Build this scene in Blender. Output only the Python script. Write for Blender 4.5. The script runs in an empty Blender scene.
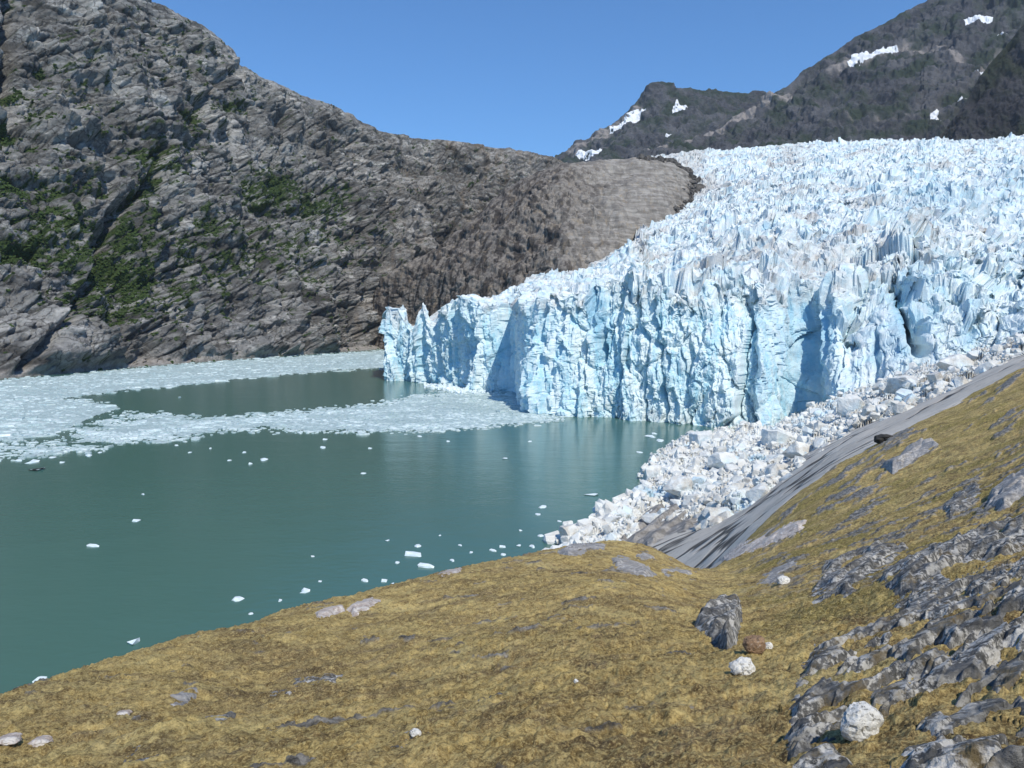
import bpy, bmesh, math, random
import numpy as np
from mathutils import Vector

random.seed(7)
rng = np.random.default_rng(11)
R = math.radians
scn = bpy.context.scene
COL = scn.collection

# ------------------------------------------------------------------ camera
F = 769.0; CX = 512.0; CY = 384.0; CZ = 50.0; PITCH = R(4.61)
cam_d = bpy.data.cameras.new('camera'); cam = bpy.data.objects.new('camera', cam_d); COL.objects.link(cam)
cam.location = (0, 0, CZ); cam.rotation_euler = (R(90) - PITCH, 0, 0)
cam_d.sensor_width = 36; cam_d.lens = F / 1024 * 36; cam_d.clip_start = .1; cam_d.clip_end = 60000
scn.camera = cam
cp, sp_ = math.cos(PITCH), math.sin(PITCH)

def P(px, py, Y):
    """the world point on the line of sight (px,py) at distance Y"""
    a = (np.asarray(px, float) - CX) / F; b = -(np.asarray(py, float) - CY) / F
    dy = cp + b * sp_; dz = -sp_ + b * cp
    t = Y / dy
    return np.stack(np.broadcast_arrays(a * t, np.asarray(Y, float) + 0 * t, CZ + dz * t), -1)
def qof(py):
    b = -(np.asarray(py, float) - CY) / F
    return -(-sp_ + b * cp) / (cp + b * sp_)
def pyof(q):
    return CY + F * np.tan(np.arctan(q) - PITCH)
def pxof(x, y, z):
    q = (CZ - z) / y
    b = -(pyof(q) - CY) / F
    return CX + F * x / y * (cp + b * sp_)
def Yw(py):
    return CZ / qof(py)
def W(px, py):
    return P(px, py, Yw(py))

# ------------------------------------------------------------------ numeric noise
_G = rng.normal(size=(256, 3)).astype(np.float32); _G /= np.linalg.norm(_G, axis=1)[:, None]
def _hash(ix, iy, iz, seed=0):
    h = (ix.astype(np.uint32) * np.uint32(374761393) + iy.astype(np.uint32) * np.uint32(668265263)
         + iz.astype(np.uint32) * np.uint32(2246822519) + np.uint32((seed * 3266489917) & 0xffffffff))
    h = (h ^ (h >> np.uint32(13))) * np.uint32(1274126177)
    return h ^ (h >> np.uint32(16))
def noise(p, seed=0):
    p = np.asarray(p, np.float32); sh = p.shape[:-1]; p = p.reshape(-1, 3)
    i = np.floor(p); f = p - i; i = i.astype(np.int64)
    u = f * f * f * (f * (f * 6 - 15) + 10)
    out = np.zeros(len(p), np.float32)
    for dx in (0, 1):
        wx = u[:, 0] if dx else 1 - u[:, 0]
        for dy in (0, 1):
            wy = u[:, 1] if dy else 1 - u[:, 1]
            for dz in (0, 1):
                wz = u[:, 2] if dz else 1 - u[:, 2]
                g = _G[_hash(i[:, 0] + dx, i[:, 1] + dy, i[:, 2] + dz, seed) & np.uint32(255)]
                d = g[:, 0] * (f[:, 0] - dx) + g[:, 1] * (f[:, 1] - dy) + g[:, 2] * (f[:, 2] - dz)
                out += wx * wy * wz * d
    return (out * 1.5).reshape(sh)
def fbm(p, octs=4, seed=0, gain=.5, lac=2.03):
    p = np.asarray(p, np.float32); a = 1.; s = 0; t = 0
    for k in range(octs):
        s = s + a * noise(p, seed + k * 17); t += a; a *= gain; p = p * lac + 3.7
    return s / t
def ridged(p, octs=4, seed=0, gain=.5, lac=2.03):
    p = np.asarray(p, np.float32); a = 1.; s = 0; t = 0
    for k in range(octs):
        s = s + a * (1 - np.abs(noise(p, seed + k * 13)) * 2); t += a; a *= gain; p = p * lac + 5.1
    return s / t
def cells(p, seed=0, dim=3, jit=.9):
    """Voronoi: F1, F2, and three random numbers of the nearest cell, offset to the cell point"""
    p = np.asarray(p, np.float32); sh = p.shape[:-1]; p = p.reshape(-1, p.shape[-1])
    if p.shape[1] == 2: p = np.c_[p, np.zeros(len(p), np.float32)]
    i = np.floor(p).astype(np.int64); n = len(p)
    f1 = np.full(n, 9., np.float32); f2 = np.full(n, 9., np.float32); hid = np.zeros(n, np.uint32); off = np.zeros((n, 3), np.float32)
    rz = (-1, 0, 1) if dim == 3 else (0,)
    for dx in (-1, 0, 1):
        for dy in (-1, 0, 1):
            for dz in rz:
                c = i + np.array((dx, dy, dz))
                h = _hash(c[:, 0], c[:, 1], c[:, 2], seed)
                r = np.stack([(h & np.uint32(1023)), ((h >> np.uint32(10)) & np.uint32(1023)), ((h >> np.uint32(20)) & np.uint32(1023))], -1).astype(np.float32) / 1023
                q = c + .5 + (r - .5) * jit
                if dim == 2: q[:, 2] = 0
                d3 = (p - q).astype(np.float32)
                d = np.sqrt((d3 ** 2).sum(1))
                new = d < f1
                f2 = np.where(new, f1, np.minimum(f2, d)); f1 = np.where(new, d, f1)
                hid = np.where(new, h, hid); off = np.where(new[:, None], d3, off)
    h = (hid * np.uint32(2654435761)) ^ (hid >> np.uint32(7))
    r = np.stack([(h & np.uint32(1023)), ((h >> np.uint32(10)) & np.uint32(1023)), ((h >> np.uint32(20)) & np.uint32(1023))], -1).astype(np.float32) / 1023
    return f1.reshape(sh), f2.reshape(sh), r.reshape(sh + (3,)), off.reshape(sh + (3,))
def sstep(a, b, x):
    t = np.clip((np.asarray(x) - a) / (b - a), 0, 1); return t * t * (3 - 2 * t)
def poly_sd(px, py, poly):
    """signed distance to a polygon, positive inside"""
    poly = np.asarray(poly, float); sh = np.shape(px); x = np.ravel(px); y = np.ravel(py)
    best = np.full(x.shape, 1e18); ins = np.zeros(x.shape, bool)
    for (x0, y0), (x1, y1) in zip(poly, np.roll(poly, -1, 0)):
        ex, ey = x1 - x0, y1 - y0
        t = np.clip(((x - x0) * ex + (y - y0) * ey) / (ex * ex + ey * ey + 1e-12), 0, 1)
        best = np.minimum(best, (x - x0 - t * ex) ** 2 + (y - y0 - t * ey) ** 2)
        c = (y0 > y) != (y1 > y)
        with np.errstate(divide='ignore', invalid='ignore'):
            ins ^= c & (x < ex * (y - y0) / (ey if ey else 1e-12) + x0)
    d = np.sqrt(best); return np.where(ins, d, -d).reshape(sh)
def line_d(px, py, pts):
    pts = np.asarray(pts, float); best = np.full(np.shape(px), 1e18)
    for (x0, y0), (x1, y1) in zip(pts[:-1], pts[1:]):
        ex, ey = x1 - x0, y1 - y0
        t = np.clip(((px - x0) * ex + (py - y0) * ey) / (ex * ex + ey * ey), 0, 1)
        best = np.minimum(best, (px - x0 - t * ex) ** 2 + (py - y0 - t * ey) ** 2)
    return np.sqrt(best)
def K(px, knots, col):
    k = np.asarray(knots, float); return np.interp(px, k[:, 0], k[:, col])

# ------------------------------------------------------------------ meshes
def mesh_obj(name, verts, faces, mat, smooth=False, attrs=None, parent=None, loc=None):
    """faces: an (n,k) array of one face size"""
    verts = np.asarray(verts, np.float32).reshape(-1, 3); faces = np.asarray(faces, np.int32)
    if loc is not None: verts = verts - np.asarray(loc, np.float32)
    me = bpy.data.meshes.new(name)
    n, k = faces.shape
    me.vertices.add(len(verts)); me.vertices.foreach_set('co', verts.ravel())
    me.loops.add(n * k); me.loops.foreach_set('vertex_index', faces.ravel())
    me.polygons.add(n); me.polygons.foreach_set('loop_start', np.arange(n, dtype=np.int32) * k)
    me.polygons.foreach_set('use_smooth', np.full(n, smooth))
    for an, av in (attrs or {}).items():
        a = me.attributes.new(an, 'FLOAT', 'POINT'); a.data.foreach_set('value', np.asarray(av, np.float32).ravel())
    me.update(calc_edges=True)
    me.materials.append(mat)
    o = bpy.data.objects.new(name, me); COL.objects.link(o)
    if parent: o.parent = parent
    elif loc is not None: o.location = loc
    return o
def grid_faces(nv, nu, keep=None):
    a = np.arange(nv * nu).reshape(nv, nu)
    f = np.stack([a[:-1, :-1], a[:-1, 1:], a[1:, 1:], a[1:, :-1]], -1).reshape(-1, 4)
    if keep is not None: f = f[keep.reshape(-1)]
    return f
def compact(verts, faces, attrs=None):
    used = np.zeros(len(verts), bool); used[faces.ravel()] = True
    m = np.cumsum(used) - 1
    return verts[used], m[faces], {k: np.ravel(v)[used] for k, v in (attrs or {}).items()}
def grid_normals(g):
    du = np.gradient(g, axis=1); dv = np.gradient(g, axis=0)
    n = np.cross(du, dv); n /= np.linalg.norm(n, axis=-1, keepdims=True) + 1e-9
    return n
def tag(o, label=None, cat=None, group=None, kind=None):
    if label: o['label'] = label
    if cat: o['category'] = cat
    if group: o['group'] = group
    if kind: o['kind'] = kind
    return o

# ------------------------------------------------------------------ materials
class NT:
    def __init__(s, name):
        s.m = bpy.data.materials.new(name); s.m.use_nodes = True; s.t = s.m.node_tree; s.t.nodes.clear()
        s.out = s.t.nodes.new('ShaderNodeOutputMaterial')
        s.bsdf = s.n('ShaderNodeBsdfPrincipled'); s.t.links.new(s.bsdf.outputs[0], s.out.inputs[0])
        s.co = s.n('ShaderNodeTexCoord').outputs['Object']
    def n(s, typ, props=None, **kw):
        d = s.t.nodes.new(typ)
        for k, v in (props or {}).items(): setattr(d, k, v)
        for k, v in kw.items(): s.set(d, k, v)
        return d
    def set(s, d, k, v):
        sock = d.inputs[int(k[1:])] if k[0] == '_' else d.inputs[k.replace('_', ' ')]
        if isinstance(v, bpy.types.NodeSocket): s.t.links.new(v, sock)
        else: sock.default_value = v
    def mapv(s, scale=(1, 1, 1), rot=(0, 0, 0), co=None):
        return s.n('ShaderNodeMapping', Vector=co or s.co, Scale=scale, Rotation=rot).outputs[0]
    def noise(s, scale, detail=4, rough=.55, co=None, dist=0.):
        return s.n('ShaderNodeTexNoise', Vector=co or s.co, Scale=scale, Detail=detail, Roughness=rough, Distortion=dist).outputs['Fac']
    def vor(s, scale, feat='F1', co=None, out='Distance'):
        return s.n('ShaderNodeTexVoronoi', {'feature': feat}, Vector=co or s.co, Scale=scale).outputs[out]
    def ramp(s, fac, lo, hi):
        return s.n('ShaderNodeMapRange', {'clamp': True}, Value=fac, **{'From_Min': lo, 'From_Max': hi}).outputs[0]
    def math(s, op, a, b=0.):
        return s.n('ShaderNodeMath', {'operation': op}, _0=a, _1=b).outputs[0]
    def mix(s, fac, a, b):
        d = s.n('ShaderNodeMix', {'data_type': 'RGBA'})
        s.set(d, '_0', fac)
        for i, v in ((6, a), (7, b)):
            if not isinstance(v, bpy.types.NodeSocket): v = tuple(v) + (1,)
            s.set(d, '_%d' % i, v)
        return d.outputs[2]
    def attr(s, name):
        return s.n('ShaderNodeAttribute', {'attribute_name': name}).outputs['Fac']
    def bump(s, h, strength=.5, dist=1., normal=None):
        kw = dict(Height=h, Strength=strength, Distance=dist)
        if normal: kw['Normal'] = normal
        return s.n('ShaderNodeBump', **kw).outputs[0]
    def done(s, col, rough=.85, normal=None, spec=.3):
        s.set(s.bsdf, 'Base_Color', col if isinstance(col, bpy.types.NodeSocket) else tuple(col) + (1,))
        s.set(s.bsdf, 'Roughness', rough); s.set(s.bsdf, 'Specular_IOR_Level', spec)
        if normal: s.set(s.bsdf, 'Normal', normal)
        return s.m

def mat_mountain():
    t = NT('mountain rock')
    # jointed grey gneiss: wide tone patches, dipping pale bands, dark seams, brown stains, green scrub
    wide = t.noise(.012, 5, .6)
    band = t.noise(1., 6, .66, t.mapv((.03, .03, .10), (0, R(20), 0)))
    fine = t.noise(.16, 6, .72)
    wash = t.noise(1., 5, .7, t.mapv((.11, .11, .03), (0, R(20), 0)))
    seam = t.vor(1., 'DISTANCE_TO_EDGE', t.mapv((.03, .04, .07), (0, R(20), 0), t.n('ShaderNodeVectorMath', {'operation': 'ADD'}, _0=t.co, _1=t.n('ShaderNodeVectorMath', {'operation': 'SCALE'}, _0=t.n('ShaderNodeTexNoise', Vector=t.co, Scale=.05, Detail=4).outputs['Color'], Scale=22.).outputs[0]).outputs[0]))
    dark = t.mix(t.attr('rust'), (.165, .164, .163), (.138, .125, .113))
    lite = t.mix(t.attr('rust'), (.305, .302, .294), (.262, .243, .224))
    c = t.mix(t.ramp(wide, .38, .62), dark, lite)
    c = t.mix(t.math('MULTIPLY', t.ramp(band, .54, .64), .8), c, (.44, .43, .41))
    c = t.mix(t.math('MULTIPLY', t.ramp(fine, .53, .68), .5), c, (.44, .43, .41))
    c = t.mix(t.math('MULTIPLY', t.ramp(fine, .46, .34), .55), c, (.040, .038, .037))
    c = t.mix(t.math('MULTIPLY', t.ramp(wash, .55, .68), .5), c, (.045, .042, .043))
    c = t.mix(t.math('MULTIPLY', t.ramp(seam, .04, 0.), .75), c, (.024, .023, .024))
    wv = t.n('ShaderNodeVectorMath', {'operation': 'ADD'}, _0=t.co, _1=t.n('ShaderNodeVectorMath', {'operation': 'SCALE'}, _0=t.n('ShaderNodeTexNoise', Vector=t.co, Scale=.03, Detail=5).outputs['Color'], Scale=40.).outputs[0]).outputs[0]
    for sc_, rr in (((.010, .014, .026), 22), ((.028, .035, .075), 18)):
        cell = t.n('ShaderNodeSeparateColor', _0=t.vor(1., 'F1', t.mapv(sc_, (0, R(rr), 0), wv), 'Color')).outputs[0]
        br = t.n('ShaderNodeMapRange', Value=cell, **{'To_Min': .74, 'To_Max': 1.30}).outputs[0]
        c = t.n('ShaderNodeVectorMath', {'operation': 'SCALE'}, _0=c, Scale=br).outputs[0]
    rust = t.noise(1., 4, .6, t.mapv((.05, .05, .008)))
    c = t.mix(t.math('MULTIPLY', t.math('MULTIPLY', t.ramp(rust, .52, .7), .6), t.attr('rust')), c, (.20, .14, .085))
    c = t.mix(t.math('MULTIPLY', t.attr('joint'), .7), c, (.025, .024, .023))
    c = t.mix(t.attr('shore'), c, t.mix(t.ramp(fine, .4, .6), (.26, .235, .215), (.44, .41, .385)))
    g = t.mix(t.ramp(t.noise(.3, 3), .4, .6), (.022, .040, .014), (.065, .100, .030))
    c = t.mix(t.attr('veg'), c, g)
    return t.done(c, .9, t.bump(t.noise(.3, 7, .75), 1., 4.), .2)
def mat_headland():
    t = NT('streaked headland rock')
    streak = t.noise(1., 5, .65, t.mapv((.08, .05, .007)))
    fine = t.noise(.25, 5, .65)
    band = t.noise(1., 5, .6, t.mapv((.03, .03, .24), (0, R(-5), 0)))
    c = t.mix(t.ramp(fine, .38, .62), (.125, .110, .098), (.265, .237, .210))
    pale = t.mix(t.ramp(band, .38, .60), (.21, .192, .172), (.37, .345, .315))
    c = t.mix(t.attr('pale'), c, pale)
    c = t.mix(t.math('MULTIPLY', t.ramp(streak, .47, .55), t.math('SUBTRACT', .85, t.math('MULTIPLY', t.attr('pale'), .55))), c, (.040, .034, .032))
    tan = t.noise(1., 3, .6, t.mapv((.11, .11, .007), (0, 0, R(40))))
    c = t.mix(t.math('MULTIPLY', t.ramp(tan, .57, .7), .55), c, (.30, .235, .16))
    c = t.mix(t.attr('ridge'), c, (.31, .28, .25))
    return t.done(c, .9, t.bump(t.noise(.3, 6, .7), .8, 2.5), .2)
def mat_far(name, dark, light, green):
    t = NT(name)
    w = t.noise(.0045, 6, .62); fine = t.noise(.05, 6, .68)
    st = t.noise(1., 5, .62, t.mapv((.012, .012, .003), (0, R(20), 0)))
    c = t.mix(t.ramp(w, .4, .6), dark, light)
    c = t.mix(t.math('MULTIPLY', t.ramp(st, .5, .7), .6), c, tuple(v * .5 for v in dark))
    c = t.mix(t.math('MULTIPLY', t.ramp(fine, .5, .75), .5), c, tuple(min(1, v * 1.7) for v in light))
    c = t.mix(t.math('MULTIPLY', t.ramp(t.noise(.006, 5, .6), .47, .6), t.attr('veg')), c, green)
    c = t.mix(t.attr('scree'), c, (.27, .245, .235))
    return t.done(c, .9, t.bump(t.noise(.05, 6, .7), .9, 12), .2)
def mat_snow():
    t = NT('old snow')
    c = t.mix(t.noise(.05, 4), (.80, .82, .86), (.70, .71, .75))
    return t.done(c, .6, t.bump(t.noise(.3, 4), .3, 1), .2)
def mat_ice():
    t = NT('glacier ice')
    wide = t.noise(.02, 5, .6); mid = t.noise(.11, 5, .65); fine = t.noise(.6, 5, .7)
    vert = t.noise(1., 5, .65, t.mapv((.17, .17, .018)))
    c = t.mix(t.ramp(mid, .37, .58), (.54, .71, .785), (.80, .835, .835))
    c = t.mix(t.math('MULTIPLY', t.ramp(wide, .48, .66), .55), c, (.78, .815, .82))
    face = t.mix(t.ramp(vert, .40, .56), (.40, .67, .785), (.72, .84, .865))
    face = t.mix(t.math('MULTIPLY', t.ramp(fine, .45, .75), .7), face, (.82, .875, .885))
    c = t.mix(t.attr('face'), c, face)
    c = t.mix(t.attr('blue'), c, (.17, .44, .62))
    c = t.mix(t.math('MULTIPLY', t.ramp(t.attr('dirt'), .55, 1.), .6), c, (.50, .485, .465))
    dirt = t.math('MULTIPLY', t.ramp(t.noise(1., 6, .75, t.mapv((.12, .12, .07))), .46, .62), t.attr('dirt'))
    c = t.mix(dirt, c, t.mix(t.ramp(fine, .4, .6), (.34, .325, .315), (.55, .52, .49)))
    t.set(t.bsdf, 'Subsurface_Weight', 0.)
    return t.done(c, .45, t.bump(t.noise(.9, 5, .7), .6, .8), .35)
def mat_block():
    t = NT('broken ice')
    mid = t.noise(.16, 5, .65); fine = t.noise(1.1, 5, .7)
    c = t.mix(t.ramp(mid, .38, .62), (.80, .82, .80), (.70, .70, .675))
    c = t.mix(t.math('MULTIPLY', t.ramp(t.noise(.07, 4), .54, .68), .8), c, (.56, .75, .86))
    dirt = t.math('MULTIPLY', t.ramp(t.noise(.3, 6, .7), .42, .62), t.attr('dirt'))
    c = t.mix(dirt, c, (.52, .475, .41))
    return t.done(c, .5, t.bump(fine, .7, .5), .3)
def mat_floe(name='floating ice', a=(.80, .86, .88), b=(.58, .70, .75), wide=0.):
    t = NT(name)
    c = t.mix(t.ramp(t.noise(.35, 5, .7), .35, .65), a, b)
    if wide: c = t.mix(t.math('MULTIPLY', t.ramp(t.noise(1., 5, .65, t.mapv((wide, wide * 2.2, wide))), .44, .62), .8), c, tuple(v * .8 for v in b))
    return t.done(c, .4, t.bump(t.noise(1.5, 4), .4, .3), .3)
def mat_slush():
    t = NT('slush ice')
    k = t.noise(.5, 6, .75); w = t.noise(.03, 4, .6)
    c = t.mix(t.ramp(k, .38, .6), (.22, .33, .33), (.56, .66, .67))
    c = t.mix(t.math('MULTIPLY', t.ramp(w, .5, .65), .5), c, (.33, .42, .43))
    return t.done(c, .5, t.bump(k, .5, .5), .3)
def mat_water():
    t = NT('silty glacier water')
    c = t.mix(t.noise(.006, 3), (.058, .136, .113), (.070, .155, .129))
    w1 = t.noise(1., 4, .55, t.mapv((.35, .6, 1)))
    w2 = t.noise(1., 3, .5, t.mapv((.05, .09, 1)))
    b = t.bump(w2, .08, 2., t.bump(w1, .25, .3))
    t.set(t.bsdf, 'IOR', 1.33)
    return t.done(c, .17, b, .38)
def mat_moss():
    t = NT('moss and heath')
    w = t.noise(.22, 5, .62); m = t.noise(1.3, 6, .72); f = t.noise(7., 6, .8); ff = t.noise(30., 4, .8)
    st = t.noise(1., 5, .68, t.mapv((.4, .9, 2.), (0, 0, R(25))))
    gold = t.mix(t.ramp(m, .38, .62), (.44, .31, .115), (.68, .51, .21))
    brown = t.mix(t.ramp(m, .35, .65), (.19, .13, .060), (.38, .27, .125))
    green = t.mix(t.ramp(m, .35, .65), (.15, .125, .032), (.34, .275, .078))
    c = t.mix(t.ramp(st, .51, .42), gold, brown)
    c = t.mix(t.math('MULTIPLY', t.ramp(t.noise(.55, 5, .7), .54, .62), .75), c, (.74, .585, .25))
    c = t.mix(t.math('MULTIPLY', t.ramp(t.noise(.33, 4, .6), .50, .62), .55), c, brown)
    c = t.mix(t.math('MULTIPLY', t.ramp(w, .46, .60), t.attr('green')), c, green)
    c = t.mix(t.math('MULTIPLY', t.ramp(t.noise(.8, 6, .74), .54, .62), t.attr('heath')), c, (.085, .052, .034))
    c = t.mix(t.math('MULTIPLY', t.ramp(f, .51, .38), .72), c, (.085, .058, .028))
    c = t.mix(t.math('MULTIPLY', t.ramp(f, .52, .63), .75), c, (.72, .57, .25))
    c = t.mix(t.math('MULTIPLY', t.ramp(ff, .49, .38), .55), c, (.060, .044, .022))
    c = t.mix(t.math('MULTIPLY', t.ramp(ff, .52, .62), .6), c, (.74, .60, .28))
    rock = t.mix(t.ramp(t.noise(4., 6, .75), .4, .62), (.06, .06, .06), (.40, .385, .36))
    c = t.mix(t.attr('rock'), c, rock)
    h = t.math('ADD', t.math('MULTIPLY', f, .6), t.math('MULTIPLY', ff, .35))
    return t.done(c, .95, t.bump(h, 1., .10), .1)
def mat_slab():
    t = NT('ice polished bare rock')
    def along(lx, ly, lz, deg=21):
        return t.n('ShaderNodeMapping', {'vector_type': 'TEXTURE'}, Vector=t.co, Rotation=(0, 0, R(deg)), Scale=(lx, ly, lz)).outputs[0]
    st = t.noise(1., 5, .62, along(70, 16, 18)); f = t.noise(.55, 6, .72); j = t.noise(1., 4, .55, along(110, 17, 20, 19))
    c = t.mix(t.ramp(st, .30, .70), (.46, .425, .375), (.62, .58, .52))
    c = t.mix(t.math('MULTIPLY', t.ramp(f, .54, .70), .5), c, (.55, .52, .49))
    c = t.mix(t.math('MULTIPLY', t.ramp(f, .46, .34), .45), c, (.20, .185, .17))
    cr = t.math('ABSOLUTE', t.math('SUBTRACT', j, .5))
    c = t.mix(t.math('MULTIPLY', t.ramp(cr, .022, .008), .9), c, (.035, .032, .03))
    c = t.mix(t.math('MULTIPLY', t.ramp(t.noise(1., 5, .65, along(80, 12, 14)), .56, .70), .40), c, (.17, .155, .14))
    h = t.math('ADD', t.math('MULTIPLY', f, .4), t.ramp(cr, .0, .03))
    return t.done(c, .85, t.bump(h, .7, .5), .25)
def mat_rock(name, dark, mid, lichen, amount, scale=1., rot=30):
    t = NT(name)
    la = t.noise(1., 6, .7, t.mapv((2.2 * scale, 7 * scale, 5 * scale), (R(25), R(10), R(rot))))
    f = t.noise(14 * scale, 5, .75); w = t.noise(1.1 * scale, 4, .6)
    c = t.mix(t.ramp(la, .38, .62), dark, mid)
    c = t.mix(t.math('MULTIPLY', t.ramp(f, .45, .25), .7), c, tuple(v * .45 for v in dark))
    sp = t.math('MULTIPLY', t.ramp(t.noise(6 * scale, 5, .72), .62 - amount * .3, .70 - amount * .3), t.ramp(w, .62 - amount * .5, .70 - amount * .3))
    c = t.mix(sp, c, lichen)
    ms = t.math('MULTIPLY', t.ramp(t.noise(1.7 * scale, 5, .7), .55, .63), t.attr('moss'))
    c = t.mix(ms, c, t.mix(f, (.09, .06, .025), (.26, .19, .07)))
    return t.done(c, .9, t.bump(t.math('ADD', la, t.math('MULTIPLY', f, .5)), .9, .08 / scale), .2)

M_ICE = mat_ice(); M_BLOCK = mat_block(); M_FLOE = mat_floe(); M_PACK = mat_floe('drift ice', (.74, .82, .83), (.34, .46, .47), .022); M_SNOW = mat_snow()

# ------------------------------------------------------------------ light
SUN_EL, SUN_AZ = R(52), R(156)          # azimuth clockwise from the view direction (+Y)
w = bpy.data.worlds.new('World'); scn.world = w; w.use_nodes = True
wt = w.node_tree; wt.nodes.clear()
sky = wt.nodes.new('ShaderNodeTexSky'); sky.sky_type = 'NISHITA'; sky.sun_disc = False
sky.sun_elevation = SUN_EL; sky.sun_rotation = SUN_AZ; sky.altitude = 50; sky.air_density = 1.0; sky.dust_density = 0.; sky.ozone_density = 3.
bg = wt.nodes.new('ShaderNodeBackground'); bg.inputs[1].default_value = .15
wo = wt.nodes.new('ShaderNodeOutputWorld'); tint = wt.nodes.new('ShaderNodeMix'); tint.data_type = 'RGBA'; tint.blend_type = 'MULTIPLY'; tint.inputs[0].default_value = 1.; tint.inputs[7].default_value = (.42, .76, 1.06, 1)
wt.links.new(sky.outputs[0], tint.inputs[6]); wt.links.new(tint.outputs[2], bg.inputs[0]); wt.links.new(bg.outputs[0], wo.inputs[0])
sd = bpy.data.lights.new('sun', 'SUN'); sd.energy = 4.3; sd.angle = R(.5); sd.color = (1, .945, .81)
so = bpy.data.objects.new('sun', sd); COL.objects.link(so)
S = Vector((math.sin(SUN_AZ) * math.cos(SUN_EL), math.cos(SUN_AZ) * math.cos(SUN_EL), math.sin(SUN_EL)))
so.rotation_euler = S.to_track_quat('Z', 'Y').to_euler(); so.location = (60, -60, 120)
scn.view_settings.view_transform = 'Standard'; scn.view_settings.look = 'None'; scn.view_settings.exposure = 0.; scn.view_settings.gamma = 1.

# ------------------------------------------------------------------ water
wv = np.array([(-15000, -3000, 0), (15000, -3000, 0), (15000, 15000, 0), (-15000, 15000, 0)], float)
tag(mesh_obj('water', wv, [[0, 1, 2, 3]], mat_water()), 'still teal silty fjord water below the glacier', 'water', kind='structure')

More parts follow.
